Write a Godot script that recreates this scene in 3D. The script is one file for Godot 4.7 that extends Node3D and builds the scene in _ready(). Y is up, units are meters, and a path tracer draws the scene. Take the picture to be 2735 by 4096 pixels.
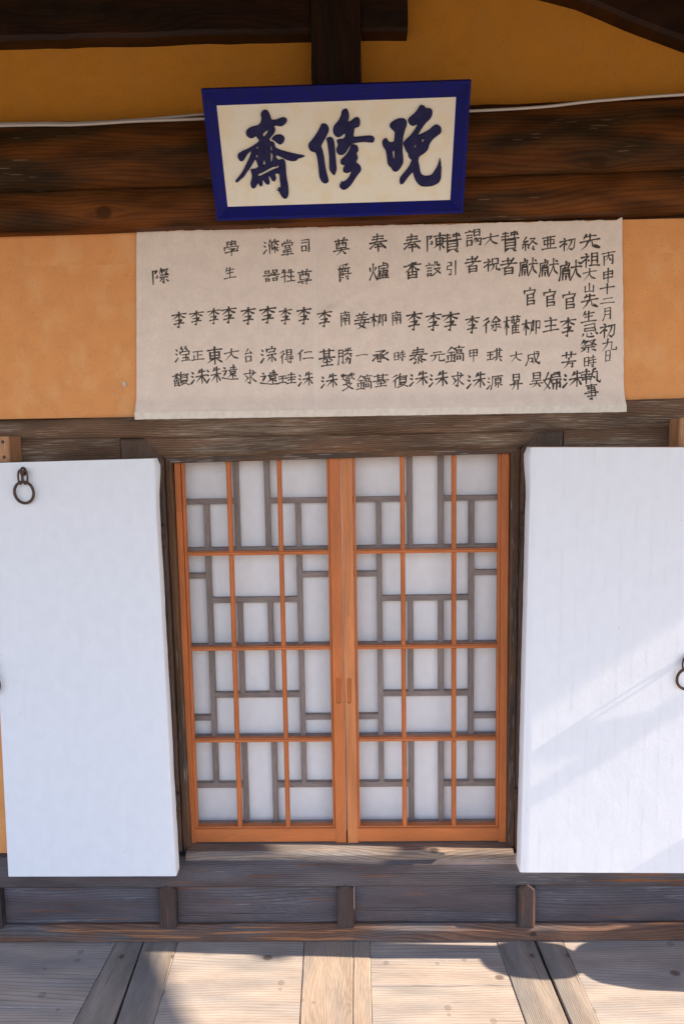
extends Node3D
# A white-papered hanok doorway under a wooden name board: timber wall, sliding screens, porch floor.
# First the camera, sky, sun and exposure; then the timber wall and floor; then the things on it.

const SUN_TRAVEL := Vector3(-1.5, -1.0, -0.064)
const EXPOSURE := 2.5
const SUN_ENERGY := 1.42
const SKY_ENERGY := 1.18

var rng := RandomNumberGenerator.new()
var lut := PackedByteArray()
var M := {}
var used := {}
var wobble := FastNoiseLite.new()

# ------------------------------------------------------------------ nodes
func numbered(called: String) -> String:
	var n: int = used.get(called, 0)
	used[called] = n + 1
	return called if n == 0 else "%s_%03d" % [called, n]

func tag(o: Node3D, label: String, category: String, group := "") -> void:
	o.set_meta("label", label)
	o.set_meta("category", category)
	if group:
		o.set_meta("group", group)

func thing(called: String, label: String, category: String, at := Vector3.ZERO, group := "") -> Node3D:
	var o := Node3D.new()
	o.name = numbered(called)
	add_child(o)
	o.position = at
	tag(o, label, category, group)
	return o

func setting(called: String) -> Node3D:
	var o := Node3D.new()
	o.name = called
	o.set_meta("kind", "structure")
	add_child(o)
	return o

func put(called: String, mesh: Mesh, m: Material, parent: Node3D) -> MeshInstance3D:
	var o := MeshInstance3D.new()
	o.mesh = mesh
	o.material_override = m
	var n := 0
	for c in parent.get_children():
		if c.has_meta("base") and c.get_meta("base") == called:
			n += 1
	o.name = called if n == 0 else "%s_%03d" % [called, n]
	o.set_meta("base", called)
	parent.add_child(o, true)
	# parents' offsets: shapes are given in scene metres, so take the offset off again
	if parent != self:
		var p := Vector3.ZERO
		var q: Node = parent
		while q is Node3D and q != self:
			p += (q as Node3D).position
			q = q.get_parent()
		o.position = -p if not parent.has_meta("own_axes") else Vector3.ZERO
	return o

# ------------------------------------------------------------------ shapes
func axis(mode: int, a: float, b: float, c: float) -> Vector3:
	match mode:
		1: return Vector3(b, a, c)      # grain upright
		2: return Vector3(a, c, b)      # lying, grain along x
		3: return Vector3(b, c, a)      # lying, grain along z
	return Vector3(a, b, c)             # upright face, grain along x

func tri(st: SurfaceTool, flip: bool, p: Array, uv: Array) -> void:
	var order := [0, 2, 1] if not flip else [0, 1, 2]
	for k in order:
		st.set_uv(uv[k])
		st.add_vertex(p[k])

func quad(st: SurfaceTool, flip: bool, a: Vector3, b: Vector3, c: Vector3, d: Vector3, ua: Vector2, ub: Vector2, uc: Vector2, ud: Vector2) -> void:
	tri(st, flip, [a, b, c], [ua, ub, uc])
	tri(st, flip, [a, c, d], [ua, uc, ud])

func done(st: SurfaceTool) -> ArrayMesh:
	st.generate_normals()
	return st.commit()

# A sawn timber: four corners of its face (along the grain, across it), its back and front, a chamfer and slightly uneven arrises.
func timber_mesh(mode: int, back: float, front: float, bl: Vector2, br: Vector2, tr: Vector2, tl: Vector2, w: Dictionary, bev := 0.004, wob := 0.0008, crown := 0.0, low_bev := -1.0) -> ArrayMesh:
	var st := SurfaceTool.new()
	st.begin(Mesh.PRIMITIVE_TRIANGLES)
	st.set_smooth_group(-1)
	var flip := mode == 1 or mode == 2
	var lb := bev if low_bev < 0.0 else low_bev
	var long := absf(br.x - bl.x)
	var wide := absf(tl.y - bl.y)
	var seg := clampi(int(long / 0.06), 1, 48) if wob > 0.0 else 1
	var ou := rng.randf() * maxf(0.0, w.lu - long) - minf(bl.x, tl.x)
	var ov := rng.randf() * maxf(0.0, w.lv - wide)
	if long > w.lu:
		ou = 1.28
	if w.has("at"):
		ou = w.at.x - minf(bl.x, tl.x)
		ov = w.at.y
	var ph := rng.randf() * 90.0
	var fs := 5 if crown != 0.0 else 1
	var prev: Array = []
	var prevuv: Array = []
	for i in seg + 1:
		var s := float(i) / seg
		var lo := bl.lerp(br, s)
		var hi := tl.lerp(tr, s)
		lo.y += wob * wobble.get_noise_2d(lo.x * 9.0, ph) * 2.0
		hi.y += wob * wobble.get_noise_2d(hi.x * 9.0, ph + 31.0) * 2.0
		var f := front + wob * wobble.get_noise_2d(lo.x * 4.0, ph + 70.0)
		var dir := (hi - lo).normalized()
		var ring: Array = [[lo, back], [lo, f - lb], [lo + dir * lb, f]]
		for k in range(1, fs):
			var t := float(k) / fs
			ring.append([(lo + dir * lb).lerp(hi - dir * bev, t), f + crown * (1.0 - pow(2.0 * t - 1.0, 2.0))])
		ring.append_array([[hi - dir * bev, f], [hi, f - bev], [hi, back]])
		var pts: Array = []
		var uvs: Array = []
		var run := 0.0
		for k in ring.size():
			if k > 0:
				run += Vector3(ring[k][0].x - ring[k - 1][0].x, ring[k][0].y - ring[k - 1][0].y, ring[k][1] - ring[k - 1][1]).length()
			pts.append(axis(mode, ring[k][0].x, ring[k][0].y, ring[k][1]))
			uvs.append(Vector2((ring[k][0].x + ou) / w.lu, (run + ov - (f - back)) / w.lv))
		if i > 0:
			for k in range(pts.size() - 1):
				quad(st, flip, prev[k], pts[k], pts[k + 1], prev[k + 1], prevuv[k], uvs[k], uvs[k + 1], prevuv[k + 1])
			var e := pts.size() - 1
			quad(st, flip, prev[e], pts[e], pts[0], prev[0], prevuv[e], uvs[e], uvs[e] + Vector2(0, 0.05), prevuv[e] + Vector2(0, 0.05))
		if i == 0 or i == seg:
			for k in range(1, pts.size() - 1):
				tri(st, flip != (i == 0), [pts[0], pts[k], pts[k + 1]], [uvs[0], uvs[0] + (uvs[k] - uvs[0]) * 0.3 + Vector2(0.002 * k, 0), uvs[0] + (uvs[k + 1] - uvs[0]) * 0.3])
		prev = pts
		prevuv = uvs
	return done(st)

func timber(called: String, parent: Node3D, mode: int, back: float, front: float, bl: Vector2, br: Vector2, tr: Vector2, tl: Vector2, w: Dictionary, bev := 0.004, wob := 0.0008, crown := 0.0, low_bev := -1.0) -> MeshInstance3D:
	return put(called, timber_mesh(mode, back, front, bl, br, tr, tl, w, bev, wob, crown, low_bev), w.m, parent)

# the same with a plain upright rectangle
func bar(called: String, parent: Node3D, mode: int, back: float, front: float, a0: float, a1: float, b0: float, b1: float, w: Dictionary, bev := 0.003, wob := 0.0) -> MeshInstance3D:
	return timber(called, parent, mode, back, front, Vector2(a0, b0), Vector2(a1, b0), Vector2(a1, b1), Vector2(a0, b1), w, bev, wob)

func inset(poly: PackedVector2Array, d: float) -> PackedVector2Array:
	var out := PackedVector2Array()
	var n := poly.size()
	for i in n:
		var e0 := (poly[i] - poly[(i + n - 1) % n]).normalized()
		var e1 := (poly[(i + 1) % n] - poly[i]).normalized()
		var nn := (Vector2(-e0.y, e0.x) + Vector2(-e1.y, e1.x)).normalized()
		out.append(poly[i] + nn * d)
	return out

func ccw(p: PackedVector2Array, want := true) -> PackedVector2Array:
	if Geometry2D.is_polygon_clockwise(p) == want:
		p.reverse()
	return p

# An outline (with holes) of some thickness whose front edge is rounded off in steps [inset, depth].
func outline_mesh(poly: PackedVector2Array, holes: Array, back: float, steps: Array, w: Dictionary, soft := 1.0) -> ArrayMesh:
	var st := SurfaceTool.new()
	st.begin(Mesh.PRIMITIVE_TRIANGLES)
	st.set_smooth_group(-1)
	var loops: Array = [ccw(poly)]
	for h in holes:
		loops.append(ccw(h, false))
	var last: Array = []
	for loop in loops:
		var prev: PackedVector2Array = loop
		var pz := back
		for s in steps:
			var cur := inset(loop, s[0] * soft)
			for i in cur.size():
				var j := (i + 1) % cur.size()
				quad(st, false, Vector3(prev[i].x, prev[i].y, pz), Vector3(prev[j].x, prev[j].y, pz), Vector3(cur[j].x, cur[j].y, s[1]), Vector3(cur[i].x, cur[i].y, s[1]),
					prev[i] / w.lu, prev[j] / w.lu, cur[j] / w.lu, cur[i] / w.lu)
			prev = cur
			pz = s[1]
		last.append(prev)
	# join the holes to the outline with the shortest bridge each
	var whole: PackedVector2Array = last[0]
	for k in range(1, last.size()):
		var hole: PackedVector2Array = last[k]
		var best := 1e9
		var bi := 0
		var bj := 0
		for i in whole.size():
			for j in hole.size():
				var d := whole[i].distance_squared_to(hole[j])
				if d < best:
					best = d
					bi = i
					bj = j
		var joined := PackedVector2Array()
		var across := (hole[bj] - whole[bi]).normalized().orthogonal() * -0.00003   # to the left of the way in
		for i in bi:
			joined.append(whole[i])
		joined.append(whole[bi] + across)
		joined.append(hole[bj] + across)
		for j in range(1, hole.size()):
			joined.append(hole[(bj + j) % hole.size()])
		joined.append(hole[bj] - across)
		joined.append(whole[bi] - across)
		for i in range(bi + 1, whole.size()):
			joined.append(whole[i])
		whole = joined
	var z: float = steps[-1][1]
	var ids := Geometry2D.triangulate_polygon(whole)
	if ids.is_empty() and soft > 0.02:                  # an arris too wide for the narrowest spot
		return outline_mesh(poly, holes, back, steps, w, soft * 0.6)
	if ids.is_empty():
		print("no triangles for an outline of ", whole.size())
	for i in range(0, ids.size(), 3):
		var p := [whole[ids[i]], whole[ids[i + 1]], whole[ids[i + 2]]]
		var turn: bool = (p[1] - p[0]).cross(p[2] - p[0]) < 0.0
		tri(st, turn, [Vector3(p[0].x, p[0].y, z), Vector3(p[1].x, p[1].y, z), Vector3(p[2].x, p[2].y, z)], [p[0] / w.lu, p[1] / w.lu, p[2] / w.lu])
	return done(st)

# A round bar along a path.
func tube_mesh(path: PackedVector3Array, r: float, sides := 10, closed := false) -> ArrayMesh:
	var st := SurfaceTool.new()
	st.begin(Mesh.PRIMITIVE_TRIANGLES)
	st.set_smooth_group(1)
	var n := path.size()
	var rings: Array = []
	var side := Vector3.ZERO
	for i in n:
		var t: Vector3
		if closed:
			t = (path[(i + 1) % n] - path[(i + n - 1) % n]).normalized()
		else:
			t = (path[mini(i + 1, n - 1)] - path[maxi(i - 1, 0)]).normalized()
		if side == Vector3.ZERO:
			side = t.cross(Vector3(0.123, 0.35, 0.93)).normalized()
		side = (side - t * side.dot(t)).normalized()
		var up := t.cross(side)
		var ring: Array = []
		for k in sides:
			var a := TAU * k / sides
			ring.append(path[i] + (side * cos(a) + up * sin(a)) * r)
		rings.append(ring)
	for i in (n if closed else n - 1):
		var a: Array = rings[i]
		var b: Array = rings[(i + 1) % n]
		for k in sides:
			var l := (k + 1) % sides
			quad(st, false, a[k], a[l], b[l], b[k], Vector2(i * 0.2, k * 0.1), Vector2(i * 0.2, k * 0.1 + 0.1), Vector2(i * 0.2 + 0.2, k * 0.1 + 0.1), Vector2(i * 0.2 + 0.2, k * 0.1))
	if not closed:
		st.set_smooth_group(-1)
		for e in [0, n - 1]:
			var ring: Array = rings[e]
			for k in sides:
				tri(st, e == 0, [path[e], ring[k], ring[(k + 1) % sides]], [Vector2.ZERO, Vector2(0.1, 0), Vector2(0, 0.1)])
	return done(st)

# A turned shape: [radius, height] from the bottom up.
func lathe_mesh(profile: Array, at: Vector3, sides := 28) -> ArrayMesh:
	var st := SurfaceTool.new()
	st.begin(Mesh.PRIMITIVE_TRIANGLES)
	st.set_smooth_group(1)
	for i in range(profile.size() - 1):
		for k in sides:
			var a0 := TAU * k / sides
			var a1 := TAU * (k + 1) / sides
			var p0: Array = profile[i]
			var p1: Array = profile[i + 1]
			quad(st, false, at + Vector3(cos(a1) * p0[0], p0[1], sin(a1) * p0[0]), at + Vector3(cos(a0) * p0[0], p0[1], sin(a0) * p0[0]), at + Vector3(cos(a0) * p1[0], p1[1], sin(a0) * p1[0]), at + Vector3(cos(a1) * p1[0], p1[1], sin(a1) * p1[0]),
				Vector2(a1, p0[1]), Vector2(a0, p0[1]), Vector2(a0, p1[1]), Vector2(a1, p1[1]))
	return done(st)

func loop_path(at: Vector3, rx: float, ry: float, n := 40, tilt := 0.0, turn := 0.0) -> PackedVector3Array:
	var p := PackedVector3Array()
	for i in n:
		var a := TAU * i / n
		var v := Vector3(cos(a) * rx, sin(a) * ry, 0).rotated(Vector3.UP, turn).rotated(Vector3.RIGHT, tilt)
		p.append(at + v)
	return p

# ------------------------------------------------------------------ textures
func noise(kind_seed: int, freq := 1.0, oct := 3) -> FastNoiseLite:
	var n := FastNoiseLite.new()
	n.seed = kind_seed
	n.noise_type = FastNoiseLite.TYPE_SIMPLEX_SMOOTH
	n.frequency = freq
	n.fractal_octaves = oct
	if oct == 1:
		n.fractal_type = FastNoiseLite.FRACTAL_NONE
	return n

func byte_of(v: float) -> int:
	return lut[clampi(int(v * 4095.0), 0, 4095)]

func textured(w: int, h: int, rgb: PackedByteArray, height: PackedByteArray, rough: float, relief: float) -> StandardMaterial3D:
	var m := StandardMaterial3D.new()
	m.albedo_texture = ImageTexture.create_from_image(Image.create_from_data(w, h, false, Image.FORMAT_RGB8, rgb))
	m.roughness = rough
	if relief > 0.0:
		m.heightmap_enabled = true
		m.heightmap_texture = ImageTexture.create_from_image(Image.create_from_data(w, h, false, Image.FORMAT_L8, height))
		m.heightmap_scale = relief
	return m

# Sawn timber. Growth rings, knots that bend them, fibre, weathering, worn streaks and pale flecks; base colours are linear.
func wood(o: Dictionary) -> Dictionary:
	var w: int = o.get("w", 1024)
	var h: int = o.get("h", 256)
	var lu: float = o.get("lu", 2.4)
	var lv: float = o.get("lv", 0.5)
	var sd: int = o.seed
	var n1 := noise(sd, 1.0, 2)
	var n2 := noise(sd + 1, 1.0, 2)
	var n3 := noise(sd + 2, 1.0, 3)
	var n4 := noise(sd + 3, 1.0, 2)
	var early: Vector3 = o.early
	var late: Vector3 = o.late
	var grey: Vector3 = o.get("grey", early)
	var streak: Vector3 = o.get("streak", early)
	var fleck: Vector3 = o.get("fleck", early)
	var rings: float = o.get("rings", 90.0)
	var bend: float = o.get("bend", 1.2)
	var vee: float = o.get("vee", 0.0)
	var greyness: float = o.get("greyness", 0.3)
	var streaks: float = o.get("streaks", 2.0)
	var flecks: float = o.get("flecks", 2.0)
	var fibre: float = o.get("fibre", 0.16)
	var blotch: float = o.get("blotch", 0.12)
	var thin: float = o.get("thin", 0.35)
	var r := RandomNumberGenerator.new()
	r.seed = sd
	var knots: Array = []
	for k in int(o.get("knots", 2)):
		knots.append(Vector3(r.randf() * lu, r.randf() * lv, r.randf_range(0.006, 0.014) * o.get("knot_size", 1.0)))
	var stains: Array = []
	for k in int(o.get("stains", 0)):
		stains.append(Vector3(r.randf() * lu, r.randf() * lv, r.randf_range(0.005, 0.013)))
	var rgb := PackedByteArray()
	rgb.resize(w * h * 3)
	var hb := PackedByteArray()
	hb.resize(w * h)
	var at := 0
	for j in h:
		var y0 := lv * j / h
		for i in w:
			var x := lu * i / w
			var y := y0
			var dark := 0.0
			for k in knots:
				var dx: float = (x - k.x) / (k.z * 4.0)
				if absf(dx) < 2.5:
					var dy: float = (y0 - k.y) / k.z
					var e := exp(-dx * dx - dy * dy * 0.12)
					y -= k.z * 1.1 * e * dy / (absf(dy) + 0.5)
					var d: float = sqrt(dx * dx * 9.0 + dy * dy)
					if d < 1.3:
						dark = maxf(dark, 1.0 - smoothstep(0.6, 1.25, d))
			var warp := n1.get_noise_2d(x * 0.9, y0 * 5.0) * bend
			var q := y * rings + warp * 3.0
			if vee > 0.0:
				var c := y - lv * 0.5 + 0.05 * n1.get_noise_2d(x * 0.7 + 9.0, 3.0)
				var s := 0.012 + vee * (0.5 + 0.5 * sin(x * 2.3 + sd))
				q = sqrt(c * c + s * s) * rings + warp * 2.0
			var f := q - floorf(q)
			var l := smoothstep(thin, 0.9, f) * (1.0 - smoothstep(0.93, 1.0, f))
			var fb := n2.get_noise_2d(x * 14.0, y0 * 520.0)
			var p := n3.get_noise_2d(x * 1.6, y0 * 9.0)
			var g := clampf(greyness + p * 1.5, 0.0, 1.0)
			var c0 := early.lerp(late, l * (0.75 + 0.25 * p))
			c0 = c0.lerp(grey * (1.0 - 0.35 * l), g)
			var sn := n4.get_noise_2d(x * 2.0, y0 * 70.0)
			c0 = c0.lerp(streak, smoothstep(streaks, streaks + 0.22, sn + 0.5 * n3.get_noise_2d(x * 1.1 + 20.0, y0 * 4.0)))
			var fl := n4.get_noise_2d(x * 6.0 + 50.0, y0 * 330.0)
			c0 = c0.lerp(fleck, 0.7 * smoothstep(flecks, flecks + 0.2, fl + 0.6 * p))
			c0 *= 1.0 + fibre * fb * 2.0 + blotch * n1.get_noise_2d(x * 3.0 + 7.0, y0 * 14.0) * 2.0
			c0 = c0.lerp(late * 0.55, dark * 0.8)
			for k in stains:
				var ex: float = x - k.x
				if absf(ex) < 0.03:
					var sr: float = sqrt(ex * ex + (y0 - k.y) * (y0 - k.y)) / k.z
					if sr < 1.2:
						c0 *= 1.0 - 0.25 * (1.0 - smoothstep(0.8, 1.1, sr)) - 0.22 * exp(-pow((sr - 0.92) * 9.0, 2.0))
			rgb[at * 3] = lut[clampi(int(c0.x * 4095.0), 0, 4095)]
			rgb[at * 3 + 1] = lut[clampi(int(c0.y * 4095.0), 0, 4095)]
			rgb[at * 3 + 2] = lut[clampi(int(c0.z * 4095.0), 0, 4095)]
			hb[at] = clampi(int(120.0 + l * 70.0 + fb * 70.0 - dark * 40.0), 0, 255)
			at += 1
	for k in int(o.get("specks", 0)):                  # splashes of white
		var id := r.randi_range(0, w * h - w - 3)
		for q in [0, 1, w]:
			for c in 3:
				rgb[(id + q) * 3 + c] = 235
	for k in int(o.get("cracks", 0)):                  # drying cracks along the grain
		var cx := r.randf_range(0.0, 0.9) * w
		var cy := r.randf() * h
		var run := r.randf_range(0.04, 0.2) * w
		for s in int(run):
			cy += r.randf_range(-0.18, 0.18)
			var fade := sin(PI * s / run)
			var id := posmod(int(cy), h) * w + posmod(int(cx + s), w)
			for c in 3:
				rgb[id * 3 + c] = int(rgb[id * 3 + c] * (1.0 - 0.6 * fade))
			hb[id] = int(hb[id] * (1.0 - 0.8 * fade))
	var m := textured(w, h, rgb, hb, o.get("rough", 0.75), o.get("relief", 0.08))
	m.metallic_specular = o.get("spec", 0.4)
	return {"m": m, "lu": lu, "lv": lv}

# Mulberry paper: cloudy, with fibres pressed into it and, for the doors, the faint lines of the lattice behind.
func hanji(sd: int, base: Vector3, w: int, h: int, mottle: float, ribs: int, rib_tint: float, relief: float) -> StandardMaterial3D:
	var n1 := noise(sd, 1.0, 3)
	var n2 := noise(sd + 1, 1.0, 2)
	var rgb := PackedByteArray()
	rgb.resize(w * h * 3)
	var hb := PackedByteArray()
	hb.resize(w * h)
	var at := 0
	for j in h:
		for i in w:
			var c := n1.get_noise_2d(i * 0.022, j * 0.018) * mottle + n2.get_noise_2d(i * 0.35, j * 0.35) * mottle * 0.35
			var rb := 0.0
			if ribs > 0:
				var f := fposmod(float(i) / w * ribs + 0.1 * n1.get_noise_2d(j * 0.01, floorf(float(i) / w * ribs)), 1.0)
				rb = exp(-pow((f - 0.5) * 11.0, 2.0)) * clampf(0.35 + 1.1 * n2.get_noise_2d(floorf(float(i) / w * ribs) * 7.0, j * 0.009), 0.0, 1.0)
			var k := 1.0 + c - rb * rib_tint
			rgb[at * 3] = byte_of(base.x * k)
			rgb[at * 3 + 1] = byte_of(base.y * (k - rb * rib_tint * 0.15))
			rgb[at * 3 + 2] = byte_of(base.z * (k - rb * rib_tint * 0.9))
			hb[at] = clampi(int(100.0 + n2.get_noise_2d(i * 0.12, j * 0.12) * 40.0 + n1.get_noise_2d(i * 0.03, j * 0.03) * 60.0 + rb * 50.0), 0, 255)
			at += 1
	var r := RandomNumberGenerator.new()
	r.seed = sd
	for k in int(w * h / 900.0):                       # fibres
		var x := r.randf() * w
		var y := r.randf() * h
		var a := r.randf() * TAU
		for s in r.randi_range(6, 22):
			x += cos(a)
			y += sin(a)
			a += r.randf_range(-0.25, 0.25)
			var id := (posmod(int(y), h)) * w + posmod(int(x), w)
			hb[id] = mini(255, hb[id] + 60)
			for c in 3:
				rgb[id * 3 + c] = mini(255, rgb[id * 3 + c] + 4)
	for k in int(w * h / 26000.0):                     # specks
		var id := r.randi_range(0, w * h - 1)
		for c in 3:
			rgb[id * 3 + c] = int(rgb[id * 3 + c] * [0.72, 0.6, 0.5][c])
	for k in int(w * h / 60000.0):                     # rust-brown spots
		var x := r.randi_range(2, w - 4)
		var y := r.randi_range(2, h - 4)
		for o in r.randi_range(1, 4):
			var id: int = (y + o / 2) * w + x + o % 2
			for c in 3:
				rgb[id * 3 + c] = int(rgb[id * 3 + c] * [0.8, 0.62, 0.5][c])
	return textured(w, h, rgb, hb, 0.85, relief)

func plaster(base: Vector3, pale: Vector3) -> StandardMaterial3D:
	var w := 1024
	var h := 512
	var n1 := noise(71, 1.0, 4)
	var n2 := noise(72, 1.0, 3)
	var rgb := PackedByteArray()
	rgb.resize(w * h * 3)
	var hb := PackedByteArray()
	hb.resize(w * h)
	for j in h:
		for i in w:
			var p := n1.get_noise_2d(i * 0.012, j * 0.012)
			var g := n2.get_noise_2d(i * 0.33, j * 0.33)
			var k := 1.0 + 0.07 * p + 0.09 * g
			var c := base * k
			c = c.lerp(pale, smoothstep(-0.1, 0.6, n1.get_noise_2d(i * 0.008 + 90.0, j * 0.006)) * 0.6)
			if n2.get_noise_2d(i * 0.11 + 300.0, j * 0.11) > 0.56:
				c *= 0.72
			var at := j * w + i
			rgb[at * 3] = byte_of(c.x)
			rgb[at * 3 + 1] = byte_of(c.y)
			rgb[at * 3 + 2] = byte_of(c.z)
			hb[at] = clampi(int(128.0 + g * 90.0 + p * 60.0), 0, 255)
	var r := RandomNumberGenerator.new()
	r.seed = 44
	for k in 260:
		var id := r.randi_range(0, w * h - 2)
		for c in 3:
			rgb[id * 3 + c] = int(rgb[id * 3 + c] * 0.72)
			rgb[id * 3 + 3 + c] = int(rgb[id * 3 + 3 + c] * 0.85)
	var m := textured(w, h, rgb, hb, 0.95, 0.16)
	m.metallic_specular = 0.2
	return m

func plain(c: Vector3, rough := 0.7, metal := 0.0) -> StandardMaterial3D:
	var m := StandardMaterial3D.new()
	m.albedo_color = Color(c.x, c.y, c.z).linear_to_srgb()
	m.roughness = rough
	m.metallic = metal
	return m

# Paint or rust: a colour broken up by two noises.
func uneven(sd: int, a: Vector3, b: Vector3, rough: float, scale: float, relief := 0.04, stretch := 1.0, metal := 0.0) -> StandardMaterial3D:
	var w := 256
	var n1 := noise(sd, 1.0, 4)
	var n2 := noise(sd + 1, 1.0, 2)
	var rgb := PackedByteArray()
	rgb.resize(w * w * 3)
	var hb := PackedByteArray()
	hb.resize(w * w)
	for j in w:
		for i in w:
			var t := clampf(0.5 + n1.get_noise_2d(i * 0.02, j * 0.02 * stretch) * 1.3, 0.0, 1.0)
			var c := a.lerp(b, t) * (1.0 + 0.12 * n2.get_noise_2d(i * 0.2, j * 0.3 * stretch))
			var at := j * w + i
			rgb[at * 3] = byte_of(c.x)
			rgb[at * 3 + 1] = byte_of(c.y)
			rgb[at * 3 + 2] = byte_of(c.z)
			hb[at] = clampi(int(128.0 + n2.get_noise_2d(i * 0.15, j * 0.2 * stretch) * 80.0), 0, 255)
	var m := textured(w, w, rgb, hb, rough, relief)
	m.uv1_triplanar = true
	m.uv1_scale = Vector3.ONE * scale
	m.metallic = metal
	return m

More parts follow.
